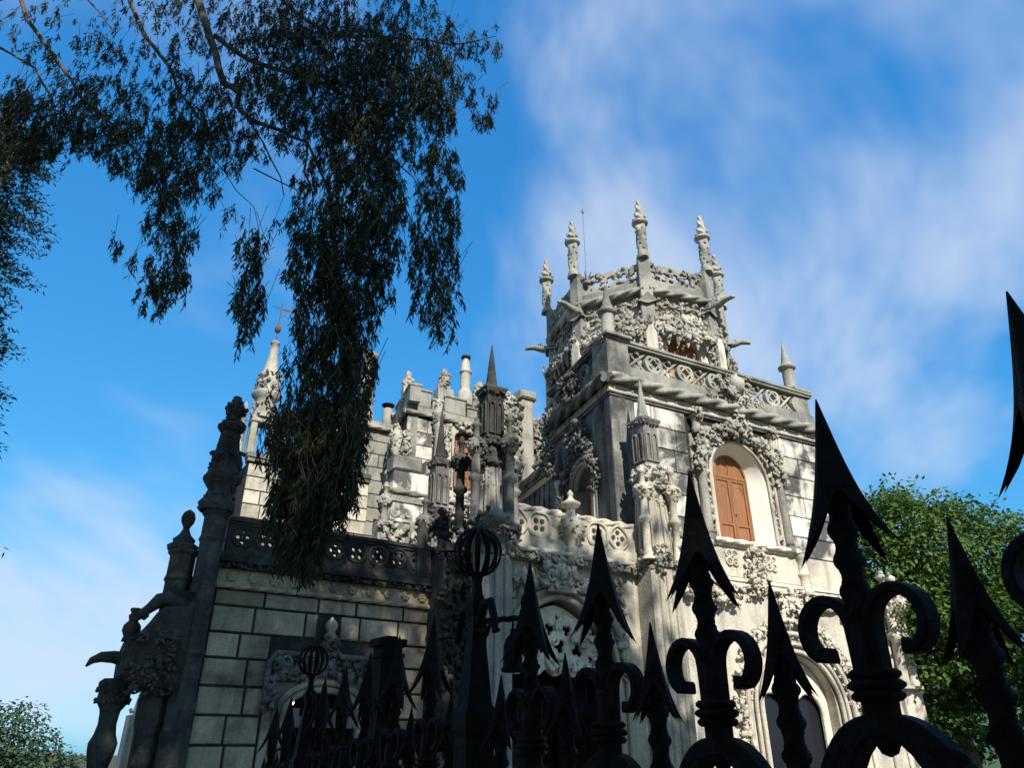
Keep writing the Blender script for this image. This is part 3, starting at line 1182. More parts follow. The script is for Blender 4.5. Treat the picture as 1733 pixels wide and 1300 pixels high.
m = MB()
octa(m, 3.02, -1, 17.0)
m.build('core', 'stone_carved', tower)
WALL_R = 3.30
apo = WALL_R * cos(pi / 8)
half = WALL_R * sin(pi / 8)
for k in range(8):
    # face between vertex k and k+1 (counter-clockwise seen from above: u runs left to right seen from outside)
    mid_az = PSI - 45 * (k + .5)
    d = azv(mid_az)
    xdir = Vector((-d.y, d.x, 0))
    T = Matrix(((xdir.x, -d.x, 0, d.x * apo), (xdir.y, -d.y, 0, d.y * apo), (0, 0, 1, 0), (0, 0, 0, 1)))
    seen = k in (0, 7, 6, 1)
    h = half - .05
    # pierced wall panel with an opening near the base
    m = MB(T)
    hole = arch_pts(-.66, .66, 12.7, 14.15, .6)
    m.flat([(-h, 10.8), (h, 10.8), (h, 16.3), (-h, 16.3)], [hole], 0, .28)
    m.build('wall_panel', 'stone_cream', tower)
    m = MB(T)
    m.flat(arch_pts(-.65, .65, 12.65, 14.15, .6), [], .17, .24)
    sc = m.build('shutter', 'terracotta', tower)
    m = MB(T)
    for (a, b_, r) in ((-.24, 13.9, .3), (.24, 13.9, .3), (0, 14.25, .28), (-.24, 13.35, .25), (.24, 13.35, .25)):
        m.tube([(a + r * cos(2 * pi * i / 16), .15, b_ + r * sin(2 * pi * i / 16)) for i in range(17)], .035, 5)
    m.build('tracery', 'terracotta', sc)
    # cream jambs
    for s in (-1, 1):
        m = MB(T)
        m.cbox(s * .82 - .15, s * .82 + .15, -.10, .05, 12.2, 14.5, .03)
        m.build('jamb', 'stone_bright', tower)
    if seen:
        for s in (-1, 1):
            m = MB(T)
            m.lathe([(.10, 12.5), (.1, 12.7), (.06, 12.8), (.07, 13.4), (.11, 13.5), (.06, 13.6), (.08, 14.0), (.14, 14.2)], (s * 1.03, -.13, 0), 9)
            m.carve_path([(s * 1.03, 13.9), (s * 1.03, 14.5)], .1, 10, .08, -.2, .1, rng)
            m.build('shaft', 'stone_carved', tower)
        # dense hanging foliage, deeper and lower towards the middle
        m = MB(T)
        for i in range(290):
            u = rng.uniform(-1.15, 1.15)
            # three scalloped canopies, deepest at their lower lip
            sc_ = abs(sin((u + 1.15) / 2.3 * 3 * pi))
            lo = 14.45 + .22 * (1 - sc_)
            z = lo + (15.75 - lo) * rng.random() ** 1.5
            t = max(0, 1 - (z - lo) / 1.1)
            if z > 15.25 and rng.random() < .55:
                continue
            m.carve((u, -.02 - (.08 + .46 * t * (.5 + .5 * sc_)) * rng.uniform(.45, 1), z), rng.uniform(.06, .125), rng)
        for u in (-.76, -.38, .0, .38, .76):
            m.carve_path([(u, 14.7), (u, 14.35)], .06, 6, .09, -.34, .12, rng)
            m.lathe([(.012, 14.12), (.06, 14.25), (.08, 14.4), (.12, 14.6)], (u, -.34, 0), 8, True, 4, .2, 9)
        m.carve_rect(-1.1, 1.1, 15.75, 16.2, 34, .09, -.02, .10, rng)
        m.build('wall_foliage', 'stone_carved', tower)
        # festoon strip
        m = MB(T)
        m.ropepath([(-1.15 + 2.3 * i / 16, -.08, 16.0 - .12 * abs(sin(i * pi / 4))) for i in range(17)], .045, .3)
        m.build('festoon', 'stone_carved', tower)
    # cornice
    hh = (TR + .0) * sin(pi / 8) - .08
    m = MB(T)
    m.rope((-hh, -.20, 16.40), (hh, -.20, 16.40), .125, .62, 3, 18, .30)
    m.build('rope_moulding', 'stone_carved', tower)
    m = MB(T)
    m.box(-hh, hh, -.12, .2, 16.22, 16.31)
    m.box(-hh, hh, -.16, .2, 16.50, 16.80)
    m.build('cornice', 'stone_grey', tower)
    # openwork parapet
    m = MB(T)
    m.box(-hh, hh, -.14, .04, 16.802, 16.9)
    if seen or k in (2, 5):
        holes = []
        for i in range(5):
            u = -1.0 + i * .5
            holes.append(foil(u, 17.2, .20, 3, 24, rng.random() * 2, .42))
        for i in range(4):
            holes.append(circle(-.75 + i * .5, 17.42, .07, 8))
            holes.append(circle(-.75 + i * .5, 17.0, .06, 8))
        top = [(hh, 16.88)] + [(hh - 2 * hh * i / 20, 17.52 + .09 * abs(sin(i * pi / 4)) + .05 * (i % 2)) for i in range(21)] + [(-hh, 16.88)]
        m.flat(top, holes, -.10, .02, .015)
        for i in range(48):
            u = rng.uniform(-1.2, 1.2)
            z = rng.uniform(16.95, 17.6)
            if all((u - (-1.0 + j * .5)) ** 2 + (z - 17.2) ** 2 > .034 for j in range(5)):
                m.carve((u, -.10, z), rng.uniform(.07, .11), rng)
    else:
        m.box(-hh, hh, -.1, .02, 16.902, 17.55)
    m.build('parapet', 'stone_carved', tower)

for k in range(8):
    p = vert(k, TR - .10)
    d = azv(PSI - 45 * k)
    T = Matrix(((-d.y, -d.x, 0, p.x), (d.x, -d.y, 0, p.y), (0, 0, 1, 0), (0, 0, 0, 1)))
    seen = k in (0, 1, 7, 6, 2)
    m = MB(T)
    m.cbox(-.30, .30, -.14, .5, 10.8, 13.35, .03)
    m.cbox(-.24, .24, -.06, .45, 13.35, 16.0, .03)
    m.cbox(-.22, .22, -.12, .45, 16.05, 17.75, .03)
    for zz in (13.15, 15.85):
        m.add([(-.34, -.17, zz), (0, -.30, zz + .28), (.34, -.17, zz), (.34, .2, zz), (-.34, .2, zz), (0, -.17, zz - .12), (0, .2, zz + .28)], [(0, 5, 2, 1), (0, 1, 6, 4), (1, 2, 3, 6)])
    bt = m.build('buttress', 'stone_grey', tower)
    if seen:
        m = MB(T)
        m.flat([(-.17, 13.4), (.17, 13.4), (.17, 14.5), (0, 14.9), (-.17, 14.5)], [], -.22, -.05, .02)
        m.build('niche', 'stone_bright', bt)
        m = MB(T)
        m.carve_path([(0, 14.85), (0, 15.2)], .1, 8, .08, -.2, .1, rng)
        m.carve_path([(-.1, 12.9), (.1, 12.9)], .2, 8, .08, -.2, .08, rng)
        m.carve_path([(-.2, 13.6), (-.22, 14.6)], .05, 6, .06, -.1, .08, rng)
        m.carve_path([(.2, 13.6), (.22, 14.6)], .05, 6, .06, -.1, .08, rng)
        m.build('crockets', 'stone_carved', bt)
        q = vert(k, TR - .02)
        pinnacle(tower, (q.x, q.y), 17.7, 19.28, 20.42, .20, 'stone_carved', True)
        # spout gargoyle
        if k != 0:
            m = MB(T)
            z = 16.15 if k in (1, 7) else 16.0
            m.tube([(0, -.05, z), (0, -.35, z + .02), (0, -.65, z + .10), (0, -.92, z + .08), (0, -1.0, z + .02)], [.2, .16, .12, .10, .05], 8, flat=(1, .8))
            m.carve_path([(-.1, z + .1), (.1, z + .1)], .15, 8, .1, -.3, .2, rng)
            m.build('gargoyle', 'stone_grey', tower)
    else:
        q = vert(k, TR - .02)
        pinnacle(tower, (q.x, q.y), 17.7, 19.28, 20.42, .20, 'stone_carved', True)
m = MB()
octa(m, 3.1, 17.003, 17.08)
m.build('roof', 'stone_grey', tower)
# lower left flank: tall carved buttress strip with griffin lumps
p = vert(7, 3.35)
m = MB()
r7 = random.Random(77)
for i in range(60):
    a = azv(PSI + 45 + 22 + r7.uniform(-18, 18))
    z = r7.uniform(10.7, 13.6)
    m.blob((a.x * (3.25 + r7.random() * .3), a.y * (3.25 + r7.random() * .3), z), r7.uniform(.12, .24), r7)
m.build('griffin_carving', 'stone_carved', tower)
# small stair cap and lightning rod behind the parapet
sc_p = at(990, 440, 25.2) - TC
m = MB()
m.lathe([(.30, 16.9), (.30, 17.9), (.38, 18.0), (.30, 18.1), (.36, 18.35), (.22, 18.6), (.16, 18.85), (.2, 18.95), (.02, 19.1)], (sc_p.x, sc_p.y, 0), 12)
st = m.build('stair_cap', 'stone_bright', tower)
m = MB()
for k in range(7):
    a = k * .9
    m.tube([(sc_p.x, sc_p.y, 19.0), (sc_p.x + .12 * cos(a), sc_p.y + .12 * sin(a), 19.35), (sc_p.x + .32 * cos(a), sc_p.y + .3 * sin(a), 19.6)], [.03, .03, .015], 5)
m.build('iron_plume', 'rust', st)
rp = at(983, 300, 25.6) - TC
m = MB()
m.tube([(rp.x, rp.y, 17), (rp.x, rp.y, 23.4)], .019, 6)
m.tube([(rp.x, rp.y, 23.4), (rp.x, rp.y, 24.1)], .012, 6)
m.lathe([(.03, 23.25), (.06, 23.3), (.06, 23.42), (.03, 23.47)], (rp.x, rp.y, 0), 8)
m.build('lightning_rod', 'rod_metal', tower)

# ================================================================== LOGGIA
L0 = C0 + azv(152) * 0.6
log = thing('loggia', 'shaded stone loggia with carved arch and quatrefoil balcony between two ornate piers', 'building', L0, 59)
rng = random.Random(31)
ARCH = arch_pts(-3.45, -.90, -1.0, 3.05, 1.42, 18, .3)
m = MB()
m.flat([(-4.35, -1), (.15, -1), (.15, 5.26), (-4.35, 5.26)], [ARCH], .06, .55)
m.build('front_wall', 'stone_cream', log)
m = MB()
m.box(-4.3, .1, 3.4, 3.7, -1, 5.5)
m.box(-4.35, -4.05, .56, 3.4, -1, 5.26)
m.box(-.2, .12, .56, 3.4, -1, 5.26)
m.build('inner_wall', 'stone_soot_shade', log)
m = MB()
m.box(-4.3, .1, .2, 3.7, 5.3, 5.56)
m.build('terrace_slab', 'stone_cream', log)
m = MB()
for d, rr, y in ((.02, .07, .03), (.20, .06, .02), (.42, .08, .0)):
    e_ = arch_pts(-3.45 - d, -.90 + d, -1.0, 3.05, 1.42 + d, 18, .3)[1:]
    m.tube([(p[0], y, p[1]) for p in ([(-.90 + d, -1.0)] + e_[1:] + [(-3.45 - d, -1.0)])], rr, 8)
m.build('archivolt', 'stone_cream', log)
# carved lace hanging in the arch head
m = MB()
holes = []
head = [p for p in arch_pts(-3.35, -1.0, 2.85, 3.05, 1.30, 18, .3)]
low = []
for i in range(25):
    t = i / 24
    low.append((-3.35 + 2.35 * t, 3.2 - .18 * abs(sin(t * pi * 5))))
head = low + head[2:]
for (u, z, r) in ((-2.9, 3.45, .14), (-2.5, 3.6, .17), (-2.05, 3.62, .17), (-1.6, 3.55, .16), (-1.25, 3.4, .1), (-2.3, 3.95, .15), (-1.85, 3.95, .14), (-2.75, 3.8, .09), (-2.1, 4.2, .08)):
    holes.append(foil(u, z, r, 3, 24, rng.random() * 2, .4))
m.flat(head, holes, .26, .36, .02)
for i in range(70):
    u, z = rng.uniform(-3.2, -1.1), rng.uniform(3.1, 4.1)
    if all((u - h_[0]) ** 2 + (z - h_[1]) ** 2 > .025 for h_ in ((-2.9, 3.45), (-2.5, 3.6), (-2.05, 3.62), (-1.6, 3.55), (-2.3, 3.95), (-1.85, 3.95))):
        m.carve((u, .25, z), .09, rng)
m.build('arch_lace', 'stone_bright', log)
m = MB()
m.carve_path([(-3.6, 4.3), (-3.0, 4.75), (-2.5, 5.0), (-2.2, 5.2)], .16, 36, .12, .04, .2, rng)
m.carve_path([(-.75, 4.3), (-1.4, 4.75), (-1.9, 5.0), (-2.2, 5.2)], .16, 36, .12, .04, .2, rng)
m.carve_rect(-2.75, -1.65, 4.75, 5.2, 34, .14, .03, .24, rng)
m.carve_path([(-3.75, 3.0), (-3.8, 4.2), (-3.7, 5.1)], .10, 36, .11, .05, .16, rng)
m.carve_path([(-.58, 3.0), (-.55, 4.2), (-.6, 5.1)], .10, 36, .11, .05, .16, rng)
m.carve_rect(-3.9, -3.4, 4.3, 4.8, 14, .16, .02, .2, rng)
m.build('spandrel_foliage', 'stone_carved', log)
m = MB()
m.flat([(-2.55, 4.66), (-1.85, 4.66), (-2.05, 5.0), (-2.2, 5.22), (-2.35, 5.0)], [], -.16, .06, .02)
m.build('ogee_point', 'stone_cream', log)
m = MB()
m.box(-3.75, .05, -.04, .2, 5.24, 5.275)
m.box(-3.75, .05, -.10, .2, 5.28, 5.42)
m.build('cornice', 'stone_carved', log)
m = MB()
m.carve_rect(-3.7, .0, 5.28, 5.40, 90, .07, -.10, .06, rng)
m.build('cornice_foliage', 'stone_carved', log)
m = MB()
m.rope((-3.75, -.14, 5.47), (.05, -.14, 5.47), .06, .42, 3, 10)
m.build('rope_moulding', 'stone_cream', log)
m = MB()
m.box(-3.75, .05, -.07, .3, 5.53, 5.78)
m.build('balcony_plinth', 'stone_cream', log)
# quatrefoil balcony
pan = [(-3.75, 5.785), (.05, 5.785), (.05, 6.33), (-3.75, 6.33)]
holes = []
cs = [(-3.28, 0), (-2.70, 1), (-1.12, 1), (-.52, 0)]
for uc, kd in cs:
    if kd:
        for k in range(4):
            a = pi / 4 + k * pi / 2
            holes.append(circle(uc + .115 * cos(a), 6.06 + .115 * sin(a), .075, 12))
    else:
        for k in range(4):
            a = k * pi / 2
            holes.append(circle(uc + .13 * cos(a), 6.06 + .13 * sin(a), .075, 12))
        holes.append(circle(uc, 6.06, .04, 8))
m = MB()
m.flat(pan, holes, -.02, .12, .012)
bp_ = m.build('balcony_panel', 'stone_cream', log)
for uc, kd in cs:
    m = MB()
    if kd:
        m.tube([(p[0], -.035, p[1]) for p in foil(uc, 6.06, .30, 4, 33, pi / 4, .12) + [foil(uc, 6.06, .30, 4, 33, pi / 4, .12)[0]]], .035, 6)
    else:
        ve = []
        for k in range(33):
            a = 2 * pi * k / 32
            ve.append((uc + .25 * cos(a) * (1 + .12 * abs(cos(a))), -.035, 6.06 + .30 * sin(a) * (1 - .25 * abs(cos(a)))))
        m.tube(ve, .035, 6)
    m.build('quatrefoil_frame', 'stone_cream', log)
m = MB()
m.rope((-3.8, .04, 6.40), (.1, .04, 6.40), .09, .45, 3, 15, .3)
m.build('balcony_rail', 'stone_cream', log)
# urn corbel in the middle of the balcony
m = MB()
m.lathe([(.05, 5.35), (.13, 5.45), (.10, 5.52), (.16, 5.6), (.11, 5.68), (.20, 5.8), (.31, 6.05), (.30, 6.2), (.14, 6.34), (.10, 6.4), (.10, 6.52), (.22, 6.6), (.23, 6.66), (.12, 6.72), (.06, 6.78), (.05, 6.84), (.08, 6.88), (.01, 6.98)], (-1.90, -.10, 0), 16)
ur = m.build('balcony_urn', 'stone_cream', log)
m = MB()
for k in range(26):
    a = k * 2.4
    z = 5.85 + .42 * (k / 26)
    m.blob((-1.9 + .27 * cos(a), -.1 + .27 * sin(a), z), .075, rng)
m.build('urn_carving', 'stone_carved', ur)


def pier(u, v, zt, mats, seed, shaft_w=.42, base=True, s=1.0):
    """ornate pier: plain shaft, ring of colonnettes, carved collar, panelled drum, flared cap, spire.
    zt = heights (collar, drum bottom, drum top, spire base, spire tip)"""
    r_ = random.Random(seed)
    zc_, zd0, zd1, zs_, ztip = zt
    m = MB()
    w = shaft_w
    if base:
        m.cbox(u - w, u + w, v - w * .8, v + w * 1.2, -1, zc_ - 1.9, .05)
        for du in (-.22, .0, .22):
            m.tube([(u + du, v - w * .8, -1), (u + du, v - w * .8, zc_ - 2.0)], .06, 8)
    m.lathe([(w * 1.02, zc_ - 1.92), (w * .86, zc_ - .9), (w * .74, zc_ - .05)], (u, v, 0), 8, False, rot=pi / 8)
    for q in range(8):
        a = q * pi / 4
        m.tube([(u + w * 1.0 * cos(a), v + w * 1.0 * sin(a), zc_ - 1.9), (u + w * .74 * cos(a), v + w * .74 * sin(a), zc_ - .1)], .035, 6)
    m.chips_on([(w * .95, zc_ - 1.9), (w * .88, zc_ - 1.6)], (u, v), 60, r_, .07)
    m.chips_on([(w * .8, zc_ - .5), (w * .76, zc_ - .1)], (u, v), 50, r_, .06)
    sh = m.build('pier_shaft', mats[0], log)
    m = MB()
    for i in range(54):
        a = r_.uniform(0, 6.28)
        z = r_.choice((zc_, zc_ + .22, zc_ + .42)) + r_.uniform(-.10, .10)
        rr = w * (.72 + .26 * r_.random())
        m.blob((u + rr * cos(a), v + rr * sin(a), z), r_.uniform(.06, .11) * s, r_)
    m.lathe([(w * .7, zc_ - .1), (w * 1.0, zc_), (w * .85, zc_ + .15), (w * .95, zc_ + .3), (w * .75, zc_ + .45), (w * .62, zd0 + .02)], (u, v, 0), 8, False, rot=pi / 8)
    m.build('collar', mats[1], sh)
    m = MB()
    dw = w * .56
    m.prism(dw * 1.3, dw * 1.3, zd0, zd1, (u, v), 4, pi / 4)
    dr = m.build('drum', mats[2], log)
    for q in range(4):
        a = q * pi / 2
        Tq = Matrix.Translation((u, v, 0)) @ Matrix.Rotation(a, 4, 'Z') @ Matrix.Translation((0, -dw * .92, 0))
        for du in (-dw * .42, dw * .42):
            m = MB(Tq)
            hh_ = zd1 - zd0
            m.flat(arch_pts(du - dw * .36, du + dw * .36, zd0 + .1, zd0 + hh_ * .72, .12, 8), [arch_pts(du - dw * .22, du + dw * .22, zd0 + .14, zd0 + hh_ * .70, .09, 8)], -.04, .01)
            m.build('lancet', mats[2], dr)
    m = MB()
    m.prism(dw * 1.35, dw * 1.75, zd1 + .002, zd1 + .12, (u, v))
    m.prism(dw * 1.78, dw * 1.78, zd1 + .122, zd1 + .18, (u, v))
    for q in range(20):
        a = q * 2 * pi / 20
        k_ = max(abs(cos(a)), abs(sin(a)))
        m.blob((u + dw * 1.12 * cos(a) / k_, v + dw * 1.12 * sin(a) / k_, zd1 + .05), .05, r_)
    m.build('cap', mats[2], dr)
    m = MB()
    m.lathe([(dw * .95, zd1 + .18), (dw * .80, zd1 + .26), (dw * .86, zs_ - .05), (dw * .66, zs_), (dw * .5, zs_ + (ztip - zs_) * .25), (dw * .28, zs_ + (ztip - zs_) * .62), (.01, ztip)], (u, v, 0), 8, False, rot=pi / 8)
    m.build('spire', mats[3], dr)
    return sh


# right pier (sunlit) and left pier (sooty)
pier(.45, -.15, (7.35, 7.95, 9.02, 9.35, 10.40), ('stone_cream', 'stone_carved', 'stone_dark', 'stone_grey'), 1, .44)
pier(-4.02, -.15, (7.10, 7.72, 8.78, 9.02, 10.15), ('stone_grey', 'stone_soot_shade', 'stone_soot_shade', 'stone_soot_shade'), 2, .39)
for u, v, z0, z1, mt, sd in ((-.02, -.45, 5.55, 7.85, 'stone_cream', 1), (.80, -.55, 5.45, 7.95, 'stone_cream', 2), (1.02, .0, 5.6, 7.7, 'stone_carved', 3),
                            (-4.48, -.35, 5.75, 8.1, 'stone_dark', 4), (-3.85, -.68, 5.6, 8.25, 'stone_dark', 5), (-3.45, -.2, 5.7, 7.9, 'stone_grey', 6), (-4.5, .3, 5.75, 7.9, 'stone_soot_shade', 7)):
    colonnette(log, u, v, z0, z1, .095, mt, seed=sd)
m = MB()
for uu, vv, sgn in ((.45, -.15, 1), (-4.02, -.15, -1)):
    for i in range(70):
        a = rng.uniform(0, 6.28)
        z = rng.uniform(5.2, 5.9)
        rr = .5 + .14 * rng.random()
        m.blob((uu + rr * cos(a), vv + rr * sin(a), z), rng.uniform(.06, .11), rng)
m.build('pier_foliage', 'stone_carved', log, kind='stuff')
# winged beast lump leaning out from the left pier
m = MB()
m.tube([(-4.3, -.5, 5.5), (-4.45, -.85, 5.62), (-4.4, -1.15, 5.72), (-4.3, -1.35, 5.60)], [.2, .2, .17, .08], 9)
for i in range(22):
    m.blob((-4.4 + rng.uniform(-.2, .2), -.8 + rng.uniform(-.35, .3), 5.6 + rng.uniform(-.2, .3)), rng.uniform(.07, .13), rng)
m.build('gargoyle', 'stone_dark', log)
# left flank wall of the loggia down to the wing, sooty and carved
m = MB()
m.box(-4.95, -4.36, .0, 2.6, -1, 5.2)
m.build('flank_wall', 'stone_soot_shade', log)
m = MB()
for i in range(80):
    m.blob((-4.95 + rng.uniform(-.1, .55), -.03 - rng.random() * .1, rng.uniform(2.6, 5.3)), rng.uniform(.07, .14), rng)
m.build('flank_foliage', 'stone_soot_shade', log, kind='stuff')
m = MB()
m.box(-5.0, -4.3, -.14, .3, 5.2, 5.36)
m.build('flank_cornice', 'stone_soot_shade', log)
# second, farther pier on the terrace edge
P2 = Vector((-1.74, 16.5, 0))
dl = P2 - L0
ux, vx = azv(59), Vector((-azv(59).y, azv(59).x, 0))
u2, v2 = dl.dot(ux), dl.dot(vx)
pier(u2, v2, (6.05, 6.70, 7.72, 8.05, 9.30), ('stone_dark', 'stone_soot_shade', 'stone_dark', 'stone_soot_shade'), 3, .34, True, .9)
for du, dv, sd in ((-.45, -.3, 8), (.5, -.25, 9)):
    colonnette(log, u2 + du, v2 + dv, 4.7, 6.9, .085, 'stone_dark', seed=sd)

# ================================================================== GATE WING (dark, dappled)
W0 = Vector((-1.69, 15.0, 0))
wing = thing('gate_wing', 'dark stone wing with black joints, pointed-hood doorway and quatrefoil parapet under the eucalyptus', 'building', W0, 57)
rng = random.Random(41)
m = MB()
DOOR = arch_pts(-2.62, -1.28, -1.0, 2.22, .36, 12)
m.flat([(-4.2, -1), (.15, -1), (.15, 4.70), (-4.2, 4.70)], [DOOR], .045, .5)
m.build('wall', 'mortar', wing)
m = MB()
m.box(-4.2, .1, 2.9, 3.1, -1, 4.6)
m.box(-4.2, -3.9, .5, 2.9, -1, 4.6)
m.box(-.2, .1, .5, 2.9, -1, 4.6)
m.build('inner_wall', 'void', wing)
m = MB()
m.box(-4.1, .1, .2, 4.6, 4.62, 4.72)
m.build('terrace_slab', 'stone_dark', wing)
m = MB()
m.box(-4.2, -3.95, .5, 4.6, -1, 4.6)
m.build('side_wall', 'stone_dark', wing)
zc = [-.8, -.36, .07, .50, .93, 1.36, 1.72, 2.16, 2.60, 3.04, 3.45, 3.89, 4.17]
blocks(wing, 'stone_wing', -4.08, .12, zc, 0.0, .05, [(-3.0, -.93, -2, 3.2), (-2.2, -1.78, 3.0, 3.62)], 0.92, .042, 8, jit=.009)
# corbel band with rosettes, rope, cornice
m = MB()
m.rope((-4.1, -.06, 4.205), (.12, -.06, 4.205), .045, .30, 3, 10)
m.build('rope_moulding', 'stone_band', wing)
m = MB()
m.box(-4.1, .12, -.02, .08, 4.252, 4.50)
m.build('rosette_band', 'stone_band', wing)
for i in range(11):
    m = MB()
    uc = -3.85 + i * .37
    for k in range(6):
        a = k * pi / 3
        m.blob((uc + .055 * cos(a), -.045, 4.375 + .055 * sin(a)), .038, rng, (1, .8, 1), .1)
    m.blob((uc, -.06, 4.375), .03, rng)
    m.build('rosette', 'stone_band', wing)
m = MB()
m.box(-4.12, .12, -.10, .1, 4.503, 4.60)
m.box(-4.12, .12, -.19, .1, 4.602, 4.66)
m.box(-4.12, .12, -.15, .1, 4.663, 4.75)
m.build('cornice', 'stone_soot_shade', wing)
m = MB()
m.carve_rect(-4.05, .1, 4.50, 4.60, 80, .05, -.10, .05, rng)
m.build('cornice_foliage', 'stone_soot_shade', wing)
# pierced parapet
m = MB()
holes = []
for i in range(9):
    uc = -3.78 + i * .435
    if i % 2 == 0:
        for k in range(4):
            a = k * pi / 2
            holes.append(circle(uc + .085 * cos(a), 5.08 + .085 * sin(a), .052 if k % 2 == 0 else .05, 10))
        holes.append([(uc - .025, 5.02), (uc + .025, 5.02), (uc + .025, 5.14), (uc - .025, 5.14)])
    else:
        for k in range(4):
            a = pi / 4 + k * pi / 2
            holes.append(circle(uc + .095 * cos(a), 5.08 + .095 * sin(a), .052, 10))
m.flat([(-4.05, 4.88), (.10, 4.88), (.10, 5.28), (-4.05, 5.28)], holes, -.06, .05, .01)
m.build('parapet_panel', 'stone_soot_shade', wing)
for i in range(9):
    m = MB()
    uc = -3.78 + i * .435
    m.tube([(uc + .195 * cos(2 * pi * k / 20), -.07, 5.08 + .185 * sin(2 * pi * k / 20)) for k in range(21)], .022, 6)
    m.build('roundel', 'stone_soot_shade', wing)
m = MB()
m.box(-4.05, .10, -.10, .10, 4.755, 4.875)
m.box(-4.05, .12, -.10, .10, 5.283, 5.33)
m.box(-4.05, .12, -.14, .14, 5.333, 5.40)
m.build('parapet_rail', 'stone_soot_shade', wing)
m = MB()
m.box(-.35, -.05, -.13, .15, 4.76, 5.42)
m.lathe([(.14, 5.42), (.10, 5.5), (.15, 5.6), (.11, 5.7), (.05, 5.9), (.02, 6.0)], (-.2, 0, 0), 10)
m.build('parapet_post', 'stone_soot_shade', wing)
# doorway
m = MB()
for d, y in ((.03, -.01), (.15, -.05)):
    e_ = arch_pts(-2.62 - d, -1.28 + d, -1.0, 2.22, .36 + d, 12)[1:]
    m.tube([(-1.28 + d, y, -1)] + [(p[0], y, p[1]) for p in e_[1:]] + [(-2.62 - d, y, -1)], .06, 8)
m.flat(arch_pts(-2.98, -.92, -1, 2.3, .62, 12), [arch_pts(-2.61, -1.29, -1.2, 2.22, .35, 12)], -.015, .12)
m.build('door_surround', 'stone_wing', wing)
m = MB()
hood = [(-3.0, 2.2), (-3.0, 3.02), (-2.9, 3.16), (-2.25, 3.16), (-2.1, 3.3), (-1.98, 3.55), (-1.86, 3.3), (-1.72, 3.16), (-1.05, 3.16), (-.95, 3.02), (-.95, 2.2)]
m.tube([(p[0], -.08, p[1]) for p in hood], .055, 8)
m.build('hood_moulding', 'stone_dark', wing)
m = MB()
m.flat([(-2.97, 2.3), (-.98, 2.3), (-.98, 3.13), (-2.97, 3.13)], [arch_pts(-2.85, -1.1, 2.0, 2.3, .62, 12)], -.02, .1)
m.build('hood_panel', 'stone_dark', wing)
m = MB()
m.carve_rect(-2.9, -2.2, 2.75, 3.1, 26, .10, -.03, .14, rng)
m.carve_rect(-1.75, -1.05, 2.75, 3.1, 26, .10, -.03, .14, rng)
m.carve_path([(-2.95, 2.25), (-2.95, 2.8)], .1, 10, .09, -.05, .12, rng)
m.carve_path([(-.98, 2.25), (-.98, 2.8)], .1, 10, .09, -.05, .12, rng)
m.carve_path([(-1.98, 2.85), (-1.98, 3.5)], .17, 26, .10, -.06, .16, rng)
m.build('hood_foliage', 'stone_dark', wing)
m = MB()
m.lathe([(.08, 3.42), (.12, 3.5), (.07, 3.58), (.12, 3.66), (.10, 3.74), (.04, 3.80), (.01, 3.84)], (-1.98, -.1, 0), 10)
m.build('hood_finial', 'stone_wing', wing)
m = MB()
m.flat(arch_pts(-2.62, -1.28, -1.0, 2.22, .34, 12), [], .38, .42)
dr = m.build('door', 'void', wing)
for i in range(8):
    m = MB()
    m.tube([(-2.52 + i * .165, .30, -1), (-2.52 + i * .165, .30, 2.3)], .014, 6)
    m.build('grille_bar', 'iron_far', dr)
m = MB()
m.tube([(-2.62 + .10 * cos(2 * pi * k / 16), -.1, 1.55 + .13 * sin(2 * pi * k / 16)) for k in range(17)], .02, 6)
m.build('ring_handle', 'iron_far', wing)
m = MB()
m.lathe([(.004, 2.36), (.018, 2.38), (.022, 2.40), (.012, 2.425), (.008, 2.44)], (-2.42, .2, 0), 10)
m.tube([(-2.42, .2, 2.44), (-2.42, .2, 2.55)], .005, 5)
m.build('bulb', 'bulb', wing)
# left corner: clustered octagonal pilasters
for u, v, r, z1, mt, fl_ in ((-4.30, -.06, .20, 5.45, 'stone_soot_shade', 1.15), (-4.68, .15, .21, 4.75, 'stone_soot_shade', .9)):
    m = MB()
    m.lathe([(r * fl_, -1), (r * fl_, 1.9), (r * 1.05, 2.0), (r * 1.12, 2.35), (r * 1.0, 2.45), (r * 1.0, 3.0), (r * 1.18, 3.06), (r * 1.0, 3.14), (r, z1 - .55), (r * 1.15, z1 - .5), (r * 1.02, z1 - .42), (r * 1.02, z1 - .1), (r * 1.25, z1 - .05), (r * 1.25, z1)], (u, v, 0), 8, False, rot=pi / 8)
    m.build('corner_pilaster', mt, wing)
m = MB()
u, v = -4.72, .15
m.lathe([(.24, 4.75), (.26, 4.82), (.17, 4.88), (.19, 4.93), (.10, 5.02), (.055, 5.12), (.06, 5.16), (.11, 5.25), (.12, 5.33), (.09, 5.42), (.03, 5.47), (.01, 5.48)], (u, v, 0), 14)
m.build('bud_finial', 'stone_soot_shade', wing)
